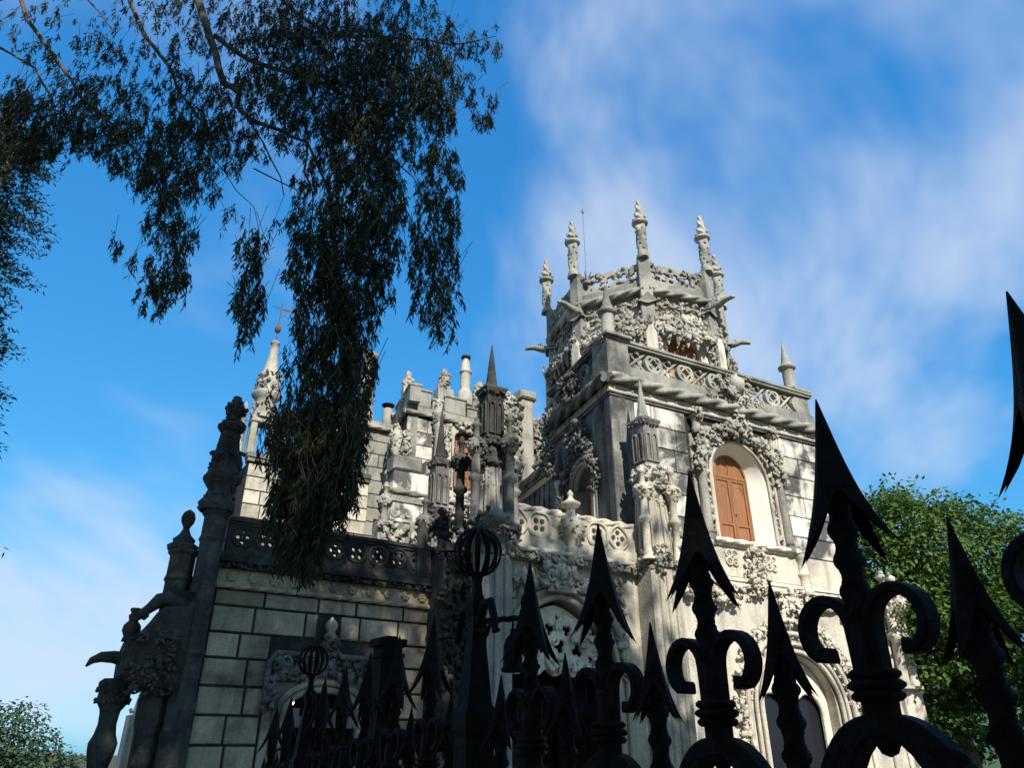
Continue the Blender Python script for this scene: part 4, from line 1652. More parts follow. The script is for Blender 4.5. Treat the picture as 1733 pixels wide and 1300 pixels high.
# the tall twisted pinnacle on the corner
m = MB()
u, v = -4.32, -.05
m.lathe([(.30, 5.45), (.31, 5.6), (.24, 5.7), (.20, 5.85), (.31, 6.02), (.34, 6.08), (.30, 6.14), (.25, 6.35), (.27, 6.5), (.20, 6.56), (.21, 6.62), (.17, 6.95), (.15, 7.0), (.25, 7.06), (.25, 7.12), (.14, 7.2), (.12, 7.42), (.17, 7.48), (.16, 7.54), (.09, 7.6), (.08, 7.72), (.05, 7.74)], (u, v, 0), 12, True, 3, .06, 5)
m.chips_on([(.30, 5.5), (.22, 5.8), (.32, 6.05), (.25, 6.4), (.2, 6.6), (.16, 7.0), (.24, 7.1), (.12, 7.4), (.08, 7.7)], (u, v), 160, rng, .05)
pn = m.build('pinnacle', 'stone_soot_shade', wing)
m = MB()
for i in range(60):
    a = rng.uniform(0, 6.28)
    z = rng.choice((5.65, 6.05, 6.35, 6.5, 7.08, 7.5)) + rng.uniform(-.08, .08)
    rr = .24 if z < 6.8 else .15
    m.blob((u + rr * cos(a), v + rr * sin(a), z), rng.uniform(.05, .095), rng)
m.build('crockets', 'stone_soot_shade', pn, kind='stuff')

# ================================================================== SIDE PORTICO (left silhouette)
port = thing('side_portico', 'black silhouetted stone porch bracket with dragon, horned spout and turned column', 'porch', W0 + azv(57) * -5.05, 57)
m = MB()
# gabled bracket slab seen edge-on from the right, real thickness front to back
slab = [(.62, 2.35), (.50, 2.55), (.34, 2.52), (.12, 2.55), (-.10, 2.60), (-.20, 2.70), (-.22, 3.0), (-.18, 3.2), (.0, 3.34), (.14, 3.55), (.22, 3.70), (.62, 3.74)]
m.flat(slab, [], -.25, .55, .04)
m.build('bracket', 'stone_soot_shade', port)
r_ = random.Random(9)
m = MB()
for i in range(46):
    m.blob((r_.uniform(-.2, .5), -.26, r_.uniform(2.5, 3.3)), r_.uniform(.05, .1), r_, (1, .6, 1))
for i in range(9):
    m.blob((-.1 + i * .075, -.2, 2.44 + .01 * (i % 3)), .055, r_)
m.build('bracket_carving', 'stone_soot_shade', port, kind='stuff')
m = MB()
body = [(.62, 0, 3.62), (.55, 0, 3.80), (.35, 0, 3.92), (.12, 0, 3.86), (.0, 0, 3.72), (-.10, 0, 3.62), (-.17, 0, 3.52)]
m.tube(body, [.12, .16, .15, .12, .08, .075, .035], 9)
m.blob((-.03, 0, 3.76), .075, r_)
for s in (-1, 1):
    m.add([(.5, s * .1, 3.86), (.2, s * .16, 4.02), (.62, s * .3, 4.0), (.66, s * .12, 3.8)], [(0, 1, 2, 3)])
m.tube([(-.02, 0, 3.62), (-.06, -.02, 3.54)], [.05, .03], 6)
fix_normals(m.build('dragon', 'stone_soot_shade', port))
m = MB()
m.tube([(-.15, .1, 2.93), (-.35, .1, 2.96), (-.52, .1, 2.95), (-.64, .1, 2.89), (-.70, .1, 2.80)], [.11, .095, .08, .055, .015], 10)
m.build('horn_spout', 'stone_soot_shade', port)
m = MB()
m.lathe([(.12, 3.20), (.10, 3.28), (.14, 3.36), (.13, 3.45), (.07, 3.52), (.09, 3.6), (.06, 3.64), (.09, 3.70), (.07, 3.72)], (-.18, .1, 0), 10)
m.build('finial', 'stone_soot_shade', port)
m = MB()
cu = -.22
m.lathe([(.14, -1), (.14, .4), (.10, .5), (.10, 1.05), (.12, 1.3), (.19, 1.62), (.20, 1.74), (.15, 1.86), (.125, 2.0), (.135, 2.15), (.15, 2.22)], (cu, .1, 0), 14, True, 4, .04, 3)
tc_ = m.build('turned_column', 'stone_soot_shade', port)
m = MB()
m.lathe([(.15, 2.20), (.20, 2.28), (.23, 2.36), (.22, 2.46), (.25, 2.52), (.25, 2.60), (.2, 2.64)], (cu, .1, 0), 14, True, 7, .05, 0)
for k in range(22):
    a = k * 2 * pi / 11
    m.blob((cu + .22 * cos(a), .1 + .22 * sin(a), 2.32 + .15 * (k // 11)), .055, r_)
m.build('capital', 'stone_soot_shade', tc_)
m = MB()
m.lathe([(.06, 1.9), (.10, 2.1), (.12, 2.3), (.10, 2.42)], (.42, .1, 0), 10)
m.build('corbel', 'stone_soot_shade', port)

# pale flying buttress farther behind the porch
fb_p = at(238, 1230, 21)
fb = thing('flying_buttress', 'small pale stone flying buttress with pinnacle seen far behind the porch column', 'buttress', (fb_p.x, fb_p.y, 0), 57)
m = MB()
m.cbox(-.35, .3, -.3, .4, -1, 2.5, .03)
m.prism(.34, .26, 2.5, 3.0, (0, 0))
m.prism(.24, .20, 3.0, 3.9, (0, 0))
m.lathe([(.2, 3.9), (.26, 3.96), (.18, 4.05), (.1, 4.35), (.02, 4.7)], (0, 0, 0), 8)
m.build('pier', 'stone_cream', fb)
m = MB()
for z in (3.9, 4.1, 4.3, 2.6, 2.2, 1.8, 1.5):
    for s in (-1, 1):
        m.blob((s * (.3 if z < 3 else .22), -.1, z), .07, rng)
m.build('crockets', 'stone_cream', fb, kind='stuff')
m = MB()
m.tube([(.1, 0, 2.4), (.5, 0, 2.55), (.9, 0, 2.95), (1.4, 0, 3.6)], .15, 8)
m.tube([(.1, 0, 3.25), (.7, 0, 3.4), (1.4, 0, 3.7)], .09, 8)
m.build('arch', 'stone_cream', fb)

# ================================================================== REAR BLOCK with battlements
D0 = Vector((-3.79, 24.0, 0))
rear = thing('rear_block', 'pale block-built rear wing with battlements, chimneys and a narrow red-brown window', 'building', D0, 60)
LT2 = Matrix(((-0.15, 0.989, 0, 0), (-0.989, -0.15, 0, 0), (0, 0, 1, 0), (0, 0, 0, 1)))
rng = random.Random(51)
m = MB()
m.flat([(0.02, 4), (4.6, 4), (4.6, 12.7), (.02, 12.7)], [arch_pts(1.98, 2.72, 10.2, 12.05, .25)], .04, .5)
m.build('wall', 'mortar', rear)
m = MB(LT2)
m.flat([(-3.5, 4), (-.02, 4), (-.02, 12.7), (-3.5, 12.7)], [], .04, .4)
m.build('side_wall', 'stone_grey', rear)
m = MB()
m.box(.4, 4.5, .9, 5, 4, 12.6)
m.build('inner_core', 'void', rear)
zc = [8.9, 9.45, 10.0, 10.5, 11.0, 11.5, 12.0, 12.55]
blocks(rear, 'stone_mottled', .0, 4.6, zc, 0.0, .05, [(1.25, 3.2, 9.8, 12.7)], 1.25, .03, 15)
m = MB()
m.box(1.26, 3.19, .005, .045, 9.3, 10.1)
m.flat([(1.26, 10.1), (3.19, 10.1), (3.19, 12.6), (1.26, 12.6)], [arch_pts(1.9, 2.8, 10.12, 12.02, .32)], .005, .05)
m.build('window_surround', 'stone_bright', rear)
arched_window(rear, 1.96, 2.74, 10.15, 12.0, .28, .18, panel='wood')
m = MB()
m.box(1.9, 2.8, .36, .40, 10.1, 12.5)
m.build('window_backing', 'void', rear)
m = MB()
m.tube([(1.84, -.05, 10.1), (1.84, -.05, 12.05)] + [(2.35 - .51 * cos(pi * k / 10), -.05, 12.05 + .36 * sin(pi * k / 10)) for k in range(1, 10)] + [(2.86, -.05, 12.05), (2.86, -.05, 10.1)], .05, 8)
m.carve_rect(1.9, 2.8, 12.35, 12.75, 20, .12, -.05, .2, rng)
m.carve_path([(1.6, 11.4), (1.65, 12.5)], .12, 20, .1, -.03, .14, rng)
m.carve_path([(3.05, 11.4), (3.0, 12.5)], .12, 20, .1, -.03, .14, rng)
m.carve_rect(1.95, 2.75, 9.35, 10.05, 26, .09, -.02, .1, rng)
m.build('window_carving', 'stone_carved', rear)
m = MB()
for i in range(14):
    for u in (1.9, 2.8):
        m.blob((u, .0, 10.2 + i * .135), .035, rng)
m.build('window_studs', 'stone_bright', rear, kind='stuff')
for T, ua, ub in ((None, -.1, 4.7), (LT2, -3.5, .1)):
    m = MB(T)
    m.rope((ua, -.08, 12.70), (ub, -.08, 12.70), .085, .55, 3, 10)
    m.build('rope_moulding', 'stone_carved', rear)
    m = MB(T)
    m.box(ua + .06, ub - .06, -.04, .35, 12.76, 13.0)
    m.build('parapet_base', 'stone_grey', rear)
    k, j = ua + .1, 0
    while k < ub - .5:
        m = MB(T)
        z1 = 13.72 if j % 2 == 0 else 13.45
        w = .88 if j % 2 == 0 else .42
        m.cbox(k, k + w, -.05, .36, 13.003, z1 - .1, .02)
        m.cbox(k - .03, k + w + .03, -.10, .40, z1 - .098, z1, .03)
        m.build('merlon', 'stone_grey', rear)
        k += w + .07
        j += 1
# colonnettes, chimney, statues
m = MB()
m.lathe([(.14, 9.2), (.10, 9.3), (.10, 11.9), (.15, 12.0), (.12, 12.1), (.2, 12.3), (.14, 12.4), (.15, 12.6), (.24, 12.75), (.2, 12.9), (.13, 13.05), (.17, 13.15), (.06, 13.4)], (1.15, -.15, 0), 12)
m.chips_on([(.14, 11.8), (.22, 12.4), (.15, 12.6), (.24, 12.75), (.15, 13.1), (.06, 13.4)], (1.15, -.15), 70, rng, .05)
m.build('engaged_column', 'stone_carved', rear)
m = MB(LT2)
m.lathe([(.16, 8.5), (.12, 8.6), (.12, 11.2), (.2, 11.35), (.13, 11.5), (.25, 11.8), (.27, 11.95), (.14, 12.2), (.06, 12.4)], (-.6, -.18, 0), 12)
m.chips_on([(.12, 10.9), (.2, 11.35), (.13, 11.5), (.25, 11.8), (.27, 11.95), (.1, 12.4)], (-.6, -.18), 90, rng, .055)
m.carve_rect(-1.6, -.9, 9.5, 12.3, 60, .14, -.02, .3, rng)
m.build('engaged_column', 'stone_carved', rear)
m = MB()
m.lathe([(.30, 13.6), (.30, 14.15), (.23, 14.25)] + [(.20, 14.3 + i * .06) for i in range(13)] + [(.25, 15.05), (.25, 15.12), (.18, 15.2), (.17, 15.5), (.13, 15.55), (.12, 15.7)], (2.42, .3, 0), 14, True, 3, .04, 8)
ch = m.build('chimney', 'stone_carved', rear)
m = MB()
m.lathe([(.16, 15.70), (.19, 15.72), (.19, 15.8), (.05, 15.82)], (2.42, .3, 0), 12)
m.build('chimney_cap', 'iron_far', ch)
for u, v, zb, s in ((1.5, .25, 13.9, 1.0), (3.15, .5, 13.75, 1.15), (3.9, .2, 13.7, .8)):
    m = MB()
    m.box(u - .32 * s, u + .32 * s, v - .2, v + .25, 13.5, zb + .15)
    m.lathe([(.24 * s, zb + .15), (.22 * s, zb + .4), (.24 * s, zb + .62 * s), (.13 * s, zb + .78 * s), (.15 * s, zb + .9 * s), (.05, zb + 1.05 * s)], (u, v, 0), 9, sy=.8)
    m.chips_on([(.24 * s, zb + .15), (.22 * s, zb + .5 * s), (.13 * s, zb + .8 * s), (.05, zb + s)], (u, v), 70, rng, .06 * s)
    for i in range(12):
        a = rng.uniform(0, 6.28)
        m.blob((u + .2 * s * cos(a), v + .18 * s * sin(a), zb + rng.uniform(.3, .8) * s), .09 * s, rng)
    m.build('statue', 'stone_carved', rear)
m = MB(LT2)
m.box(-.95, -.55, -.1, .3, 13.5, 14.0)
m.lathe([(.18, 14.0), (.2, 14.3), (.1, 14.5), (.13, 14.62), (.03, 14.75)], (-.75, .1, 0), 9)
m.chips_on([(.18, 14.0), (.2, 14.3), (.1, 14.5), (.05, 14.7)], (-.75, .1), 50, rng, .06)
m.build('statue', 'stone_carved', rear)
# lower stepped bay in front with block cap and rope base
m = MB()
m.cbox(-.55, 1.05, -.55, .02, 4, 10.2, .03)
m.build('lower_bay', 'stone_mottled', rear)
for u0_, u1_ in ((-.6, .45), (.62, 1.2)):
    m = MB()
    m.cbox(u0_, u1_, -.62, .05, 10.22, 10.75, .06)
    m.build('bay_cap', 'stone_grey', rear)
m = MB()
m.rope((-.7, -.62, 9.45), (4.6, -.15, 9.45), .10, .6, 3, 10)
m.box(-.6, 1.1, -.6, -.5, 9.1, 9.3)
m.build('bay_rope', 'stone_carved', rear)
m = MB()
m.carve_path([(-.2, 10.75), (-.1, 11.6)], .2, 20, .13, -.4, .2, rng)
m.build('bay_figure', 'stone_carved', rear)
for u in (-.9, 1.3, 1.75):
    colonnette(rear, u, -.9, 7.2, 9.6, .11, 'stone_carved', seed=int(u * 10 + 40))
m = MB()
m.box(-1.1, 3.0, -1.0, -.5, 4, 8.3)
m.build('lower_range', 'stone_grey', rear)
m = MB()
m.carve_rect(-1.1, 2.6, 7.2, 8.6, 70, .14, -1.0, .2, rng)
m.build('lower_carving', 'stone_carved', rear, kind='stuff')

# tall carved oriel between the rear block and the tower
ori = thing('carved_oriel', 'lace-carved stone oriel squeezed between battlemented wing and octagonal tower', 'oriel', (0.40, 24.6, 0), 60)
m = MB()
m.cbox(-1.25, .35, .0, 2.0, 6, 13.0, .03)
m.cbox(.36, 2.2, .25, 2.0, 6, 12.75, .03)
m.build('wall', 'stone_grey', ori)
m = MB()
m.carve_rect(-1.2, -.2, 10.2, 13.1, 150, .14, -.02, .25, rng)
m.carve_rect(.4, 1.9, 10.2, 12.9, 120, .15, .2, .3, rng)
m.build('lace_carving', 'stone_carved', ori)
m = MB()
m.cbox(-.15, .35, -.20, .02, 6, 13.4, .03)
m.build('pilaster', 'stone_grey', ori)
m = MB()
m.cbox(-.25, .45, -.32, .6, 13.42, 13.75, .06)
m.build('pilaster_cap', 'stone_grey', ori)
m = MB()
m.carve_path([(-1.25, 13.2), (-.8, 13.5), (-.3, 13.35)], .2, 26, .16, .2, .3, rng)
m.build('crest', 'stone_carved', ori, kind='stuff')

# block wall further left, mostly behind the leaves, with chimneys
R2 = at(600, 800, 25.2)
rw = thing('rear_wall', 'pale coursed stone wall with chimneys behind the hanging eucalyptus foliage', 'building', (R2.x, R2.y, 0), 60)
m = MB()
m.box(-1.2, 2.0, .04, 3.0, 4, 13.0)
m.build('wall', 'mortar', rw)
zc = [7.5 + .52 * i for i in range(11)]
blocks(rw, 'stone_grey', -1.2, 2.0, zc, 0.0, .05, [], 1.0, .03, 19)
m = MB()
m.box(-1.3, 2.1, -.1, .3, 12.75, 12.95)
m.rope((-1.3, -.12, 12.7), (2.1, -.12, 12.7), .09, .5, 3, 10)
m.build('cornice', 'stone_carved', rw)
m = MB()
m.lathe([(.36, 12.9), (.36, 13.5), (.28, 13.6), (.28, 14.5), (.34, 14.6), (.26, 14.7), (.30, 15.0), (.24, 15.2), (.26, 15.8), (.33, 15.9), (.33, 16.1), (.25, 16.2)], (.35, .6, 0), 14)
m.build('chimney', 'stone_carved', rw)
m = MB()
m.lathe([(.20, 12.9), (.20, 13.9), (.16, 14.0)], (1.35, .8, 0), 12)
fl = m.build('flue', 'stone_carved', rw)
m = MB()
m.lathe([(.1, 14.0), (.1, 14.12), (.26, 14.13), (.26, 14.18), (.05, 14.26)], (1.35, .8, 0), 14)
m.build('flue_cowl', 'iron_far', fl)
m = MB()
m.carve_path([(2.1, 8.5), (2.05, 12.6)], .3, 90, .16, -.1, .3, rng)
m.build('corner_carving', 'stone_carved', rw)

# spire turret, far left
E0 = at(440, 830, 22)
tur = thing('spire_turret', 'slender pale stone spire with ball and weathervane rising left of the foliage', 'turret', (E0.x, E0.y, 0), 58)
m = MB()
m.box(-.45, 3.6, .05, 2.5, 4, 10.0)
m.build('wall', 'mortar', tur)
zc = [5.4 + .45 * i for i in range(11)]
blocks(tur, 'stone_cream', -.48, 3.6, zc, 0.0, .06, [], .85, .035, 27)
m = MB()
m.box(-.55, 3.6, -.08, .3, 9.92, 10.05)
m.box(-.58, 3.6, -.12, .3, 10.053, 10.2)
m.build('cornice', 'stone_dark', tur)
m = MB()
for s, uu in ((-1, -.5), (1, .15)):
    m.cbox(uu - .10, uu + .10, .0, .22, 10.2, 11.3, .02)
m.cbox(-.62, .27, -.05, .5, 11.3, 11.5, .03)
m.box(-.6, -.3, .35, .5, 10.2, 11.3)
m.lathe([(.36, 11.5), (.33, 11.7), (.30, 12.1), (.36, 12.2), (.50, 12.35), (.46, 12.45), (.34, 12.5), (.36, 12.7), (.40, 12.85), (.32, 12.95), (.34, 13.15), (.25, 13.3), (.17, 13.85), (.13, 14.2), (.11, 14.35), (.17, 14.4), (.15, 14.47), (.04, 14.52)], (-.25, .2, 0), 12)
ln = m.build('lantern', 'stone_carved', tur)
m = MB()
for i in range(110):
    a = rng.uniform(0, 6.28)
    z = rng.choice((11.6, 11.9, 12.35, 12.6, 12.8, 13.1)) + rng.uniform(-.1, .1)
    m.blob((-.25 + .38 * cos(a), .2 + .38 * sin(a), z), rng.uniform(.05, .10), rng)
m.build('crockets', 'stone_carved', ln, kind='stuff')
m = MB()
m.tube([(-.25, .2, 14.5), (-.25, .2, 16.1)], .018, 6)
m.lathe([(.02, 14.85), (.08, 14.89), (.11, 14.97), (.11, 15.03), (.08, 15.11), (.02, 15.15)], (-.25, .2, 0), 12)
m.box(-.20, .22, .192, .208, 15.82, 15.90)
m.tube([(-.25, .2, 15.86), (-.55, .2, 15.9)], .012, 5)
m.tube([(-.25, .2, 15.5), (-.1, .2, 15.62), (.05, .2, 15.55)], .01, 5)
m.build('weathervane', 'rust', tur)
for uu, zt_ in ((-.85, 12.0), (.55, 11.9), (1.4, 12.3), (2.3, 11.8)):
    m = MB()
    m.lathe([(.16, 10.1), (.14, 10.3), (.10, 11.0), (.14, 11.05), (.08, 11.15), (.07, zt_ - .35), (.12, zt_ - .25), (.05, zt_ - .1), (.01, zt_)], (uu, .15, 0), 9)
    for k in range(10):
        a = k * 2.4
        m.blob((uu + .12 * cos(a), .15 + .12 * sin(a), 10.4 + k * .12), .05, rng)
    m.build('small_pinnacle', 'stone_carved', tur)
m = MB()
m.carve_rect(-.55, .1, 6.2, 7.9, 40, .13, -.05, .15, rng)
m.build('wall_carving', 'stone_carved', tur)

# ================================================================== IRON FENCE
SP = 0.30                      # spacing of the tall uprights
fw_ = strip('fence_wall', 'paving', -.16, .16, -.6, .72, -1.2, 4.2)
tag(fw_, 'low stone base wall carrying the black spear fence', 'wall')
fence = thing('iron_fence', 'black wrought-iron fence of barbed spearheads and scrolls running across the foreground', 'fence', F0, -28.3)
# local frame: x along the fence (away, to the left), y = inwards or outwards, z up; the grade is added per upright


def spearhead(m, ztip, L, R):
    """hollow four-sided arrowhead whose four ridges run out into barbs"""
    rows, cols = 14, 12
    for layer, sc in ((0, 1.0), (1, .90)):
        vs, fs = [], []
        for q in range(4):
            a0, a1 = q * pi / 2, (q + 1) * pi / 2
            for r in range(rows + 1):
                t = r / rows
                for c_ in range(cols + 1):
                    s = c_ / cols
                    e = abs(2 * s - 1)            # 1 on the ridges, 0 mid face
                    hgt = .64 + .36 * e ** 2.2
                    tz = t * hgt
                    prof = .62 * tz + .38 * tz ** 4.0
                    rc = R * prof * sc + .0012 * (1 - layer)
                    ra = a0 * (1 - s) + a1 * s
                    k = 1 - .30 * (1 - e ** 1.5) * (.5 + .5 * tz)
                    vs.append((rc * k * cos(ra), rc * k * sin(ra), ztip - L * tz * (1 - .045 * layer) - layer * .006))
        W = cols + 1
        for q in range(4):
            for r in range(rows):
                for c_ in range(cols):
                    a = q * (rows + 1) * W + r * W + c_
                    f = (a, a + W, a + W + 1, a + 1)
                    fs.append(f if layer == 0 else tuple(reversed(f)))
        m.add(vs, fs, False)


def twisted_bar(m, z0, z1, w, turns):
    rings = []
    n = 90
    for i in range(n + 1):
        t = i / n
        a = turns * 2 * pi * t
        z = z0 + (z1 - z0) * t
        ring = []
        for k in range(8):
            aa = a + k * pi / 4
            r = w * (.80 if k % 4 == 0 else (.56 if k % 2 == 0 else .62))
            ring.append((r * cos(aa), r * sin(aa), z))
        rings.append(ring)
    m.loft(rings, True)


def flatbar(m, pts, w, t):
    """forged flat bar bent in the fence plane; w = depth across the fence, t = thickness"""
    rings = []
    P = [Vector((p[0], 0, p[1])) for p in pts]
    for i, p in enumerate(P):
        d = (P[min(i + 1, len(P) - 1)] - P[max(i - 1, 0)]).normalized()
        nv = Vector((-d.z, 0, d.x))
        tt = t * (1.35 if i == len(P) - 1 else 1)
        hw = w / 2
        rings.append([p + nv * tt / 2 + Vector((0, -hw * .8, 0)), p + nv * tt * .3 + Vector((0, -hw, 0)), p - nv * tt * .3 + Vector((0, -hw, 0)), p - nv * tt / 2 + Vector((0, -hw * .8, 0)),
                      p - nv * tt / 2 + Vector((0, hw * .8, 0)), p - nv * tt * .3 + Vector((0, hw, 0)), p + nv * tt * .3 + Vector((0, hw, 0)), p + nv * tt / 2 + Vector((0, hw * .8, 0))])
    m.loft([[tuple(q) for q in r] for r in rings], False)


ZT, ZS = 2.09, 1.851           # heights of tall and short tips at k = 0
# --- prototype tall upright (origin at fence line, heights absolute for k = 0)
m = MB()
twisted_bar(m, ZT - .345, ZT - .12, .027, 2.6)
m.lathe([(.023, ZT - .47), (.024, ZT - .40), (.024, ZT - .36), (.020, ZT - .335)], (0, 0, 0), 8, False, rot=pi / 8)
m.box(-.016, .016, -.016, .016, .70, ZT - .66)
p_tall = m.build('tall_upright', 'iron', fence)
m = MB()
spearhead(m, ZT, .245, .084)
p_head = m.build('spearhead', 'iron', p_tall)
p_scr = []
for s in (-1, 1):
    m = MB()
    pts = [(s * .013, ZT - .405), (s * .014, ZT - .36)]
    cx, cz, r0 = s * .056, ZT - .338, .041
    for i in range(15):
        t = i / 14
        a = pi * 1.0 - t * pi * 1.32
        rr = r0 * (1 - .12 * t)
        pts.append((cx + s * rr * cos(a), cz + rr * 1.05 * sin(a)))
    pts.append((pts[-1][0] - s * .016, pts[-1][1] + .001))
    flatbar(m, pts, .030, .015)
    p_scr.append(m.build('scroll', 'iron', p_tall))
m = MB()
for i, (r, z) in enumerate(((.034, -.398), (.037, -.411), (.034, -.424))):
    m.lathe([(r * .85, ZT + z - .006), (r, ZT + z - .002), (r, ZT + z + .002), (r * .85, ZT + z + .006)], (0, 0, 0), 8, True, rot=pi / 8)
p_col = m.build('collar', 'iron', p_tall)
m = MB()
cz = ZT - .575
flatbar(m, [(.076 * cos(pi / 2 + 2 * pi * i / 28), cz + .115 * sin(pi / 2 + 2 * pi * i / 28)) for i in range(29)], .034, .022)
m.lathe([(.001, -.016), (.010, -.012), (.015, -.002), (.016, .010), (.012, .02)], (0, 0, ZT - .478), 14)
p_ring = m.build('oval_ring', 'iron', p_tall)
p_arm = []
for s in (-1, 1):
    m = MB()
    pts = []
    for i in range(13):
        t = i / 12
        pts.append((s * (.012 + .135 * t ** .8), ZT - .455 - .03 * t - .17 * t ** 2.2))
    flatbar(m, pts, .030, .021)
    m.blob((s * .088, 0, ZT - .498), .014, random.Random(3), (1, 1, .8), .05)
    p_arm.append(m.build('arch_arm', 'iron', p_tall))
# --- prototype short upright
m = MB()
twisted_bar(m, ZS - .56, ZS - .08, .026, 5.5)
m.box(-.015, .015, -.015, .015, .70, ZS - .55)
p_short = m.build('short_upright', 'iron', fence)
m = MB()
spearhead(m, ZS, .172, .056)
p_sh = m.build('spearhead', 'iron', p_short)


def copy_part(src, kids, x, dz):
    o = src.copy()
    col.objects.link(o)
    o.parent = fence
    o.location = (x, 0, dz)
    o.rotation_euler = (0, 0, random.Random(int(x * 1000)).uniform(-.06, .06))
    for c_ in kids:
        k_ = c_.copy()
        col.objects.link(k_)
        k_.parent = o


NEWEL_T = (1.20, 2.95)
for k in range(-2, 13):
    x = k * SP
    if k != 0 and min(abs(x - t) for t in NEWEL_T) > .09:
        copy_part(p_tall, [p_head, p_scr[0], p_scr[1], p_col, p_ring] + p_arm, x, FG * x)
    x2 = (k + .5) * SP
    if k != 0 and min(abs(x2 - t) for t in NEWEL_T) > .09:
        copy_part(p_short, [p_sh], x2, FG * x2)
p_short.location = (.5 * SP, 0, FG * .5 * SP)
for z in (1.30, .95):
    m = MB()
    xa, xb = -2.6 * SP, 12.8 * SP
    m.add([(xa, -.02, z + FG * xa - .012), (xa, .02, z + FG * xa - .012), (xa, .02, z + FG * xa + .012), (xa, -.02, z + FG * xa + .012),
           (xb, -.02, z + FG * xb - .012), (xb, .02, z + FG * xb - .012), (xb, .02, z + FG * xb + .012), (xb, -.02, z + FG * xb + .012)],
          [(0, 1, 2, 3), (7, 6, 5, 4), (0, 4, 5, 1), (1, 5, 6, 2), (2, 6, 7, 3), (3, 7, 4, 0)])
    m.build('rail', 'iron', fence)
# newel posts with openwork ball finials and curled hooks
for j, t in enumerate(NEWEL_T):
    dz = FG * t
    zb = 2.20 + dz
    m = MB()
    m.lathe([(.055, .6), (.055, 1.72 + dz), (.062, 1.74 + dz), (.062, 1.78 + dz), (.048, 1.80 + dz), (.030, 1.95 + dz), (.020, 2.02 + dz), (.026, 2.04 + dz), (.030, 2.055 + dz), (.018, 2.08 + dz), (.014, 2.11 + dz), (.018, 2.13 + dz)], (t, 0, 0), 4, False, rot=pi / 4)
    nw = m.build('newel_post', 'iron', fence)
    m = MB()
    nb = 14
    for b_ in range(nb):
        a = 2 * pi * b_ / nb
        pts = [(t + .068 * sin(ph) * cos(a), .068 * sin(ph) * sin(a), zb + .068 * cos(ph)) for ph in [pi * i / 12 for i in range(13)]]
        rings = []
        for i, p in enumerate(pts):
            ph = pi * i / 12
            wv = .0078 * (.45 + .55 * sin(ph))
            tx, ty = -sin(a) * wv, cos(a) * wv
            rx, ry, rz = sin(ph) * cos(a) * .003, sin(ph) * sin(a) * .003, cos(ph) * .003
            rings.append([(p[0] + tx, p[1] + ty, p[2]), (p[0] + rx, p[1] + ry, p[2] + rz), (p[0] - tx, p[1] - ty, p[2]), (p[0] - rx, p[1] - ry, p[2] - rz)])
        m.loft(rings, False)
    m.lathe([(.012, -.078), (.02, -.066), (.02, -.060)], (t, 0, zb), 10)
    m.lathe([(.02, .062), (.014, .07), (.002, .075)], (t, 0, zb), 10)
    m.build('cage_ball', 'iron', nw)
    for s in (-1, 1):
        m = MB()
        m.tube([(t + s * .02, 0, 2.00 + dz), (t + s * .05, 0, 2.05 + dz), (t + s * .085, 0, 2.05 + dz), (t + s * .105, 0, 2.01 + dz), (t + s * .115, 0, 1.97 + dz), (t + s * .135, 0, 1.97 + dz)], [.014, .013, .012, .011, .010, .005], 8)
        m.tube([(t + s * .03, 0, 1.98 + dz), (t + s * .06, 0, 1.97 + dz), (t + s * .085, 0, 1.99 + dz)], [.012, .01, .004], 7)
        m.build('hook', 'iron', nw)
# bracket with a bell-shaped lantern near the first newel post
lp = at(868, 1085, 3.4)
lan = thing('hanging_lantern', 'small black bell-shaped iron lantern on a bracket behind the nearest ball finial', 'lantern', lp)
m = MB()
m.lathe([(.050, -.13), (.052, -.115), (.044, -.11), (.040, -.02), (.030, .01), (.012, .03), (.012, .05)], (0, 0, 0), 12)
m.build('shade', 'iron', lan)
m = MB()
m.lathe([(.036, -.108), (.036, -.03)], (0, 0, 0), 12)
m.build('glass', 'lamp_glass', lan)
m = MB()
m.tube([(0, 0, .05), (0, 0, .085)], .006, 6)
m.rope((-.13, .0, .085), (.06, .0, .10), .013, .05, 3, 8)
m.lathe([(.008, .1), (.016, .12), (.006, .15), (.012, .16), (.003, .2)], (.045, 0, 0), 8)
m.build('bracket', 'iron', lan)
m = MB()
m.tube([(-.13, 0, .09), (-.14, 0, -1.9)], .016, 6)
m.build('standard', 'iron', lan)
# square gate pier between fence and doorway
gp = at(655, 1120, 6.0)
gate = thing('gate_pier', 'black square iron gate pier with moulded cap left of the nearest ball finial', 'pier', (gp.x, gp.y, 0), 57)
m = MB()
m.box(-.085, .085, -.085, .085, -.9, 2.26)
m.box(-.10, .10, -.10, .10, 1.9, 1.95)
m.build('shaft', 'iron', gate)
m = MB()
m.box(-.10, .10, -.10, .10, 2.262, 2.29)
m.box(-.085, .085, -.085, .085, 2.292, 2.34)
for s in (-1, 1):
    m.box(s * .085 - .035, s * .085 + .035, -.09, .09, 2.342, 2.40)
m.box(-.05, .05, -.07, .07, 2.342, 2.42)
m.build('cap', 'iron', gate)

# ================================================================== TREES
def leaf_quad(m, c, d, w, L, nrm):
    """one pointed leaf, folded along its midrib: four triangles"""
    side = d.cross(nrm)
    if side.length < 1e-5:
        side = d.orthogonal()
    side.normalize()
    nn = side.cross(d).normalized()
    a = c
    b_ = c + d * (L * .45) + side * w
    e = c + d * (L * .45) - side * w
    mid_ = c + d * (L * .5) - nn * (w * .35)
    t = c + d * L - nn * (L * .08)
    n = len(m.v)
    m.v.extend([tuple(a), tuple(b_), tuple(mid_), tuple(e), tuple(t)])
    m.f.extend([[n, n + 1, n + 2], [n, n + 2, n + 3], [n + 1, n + 4, n + 2], [n + 2, n + 4, n + 3]])
    m.s.extend([False] * 4)


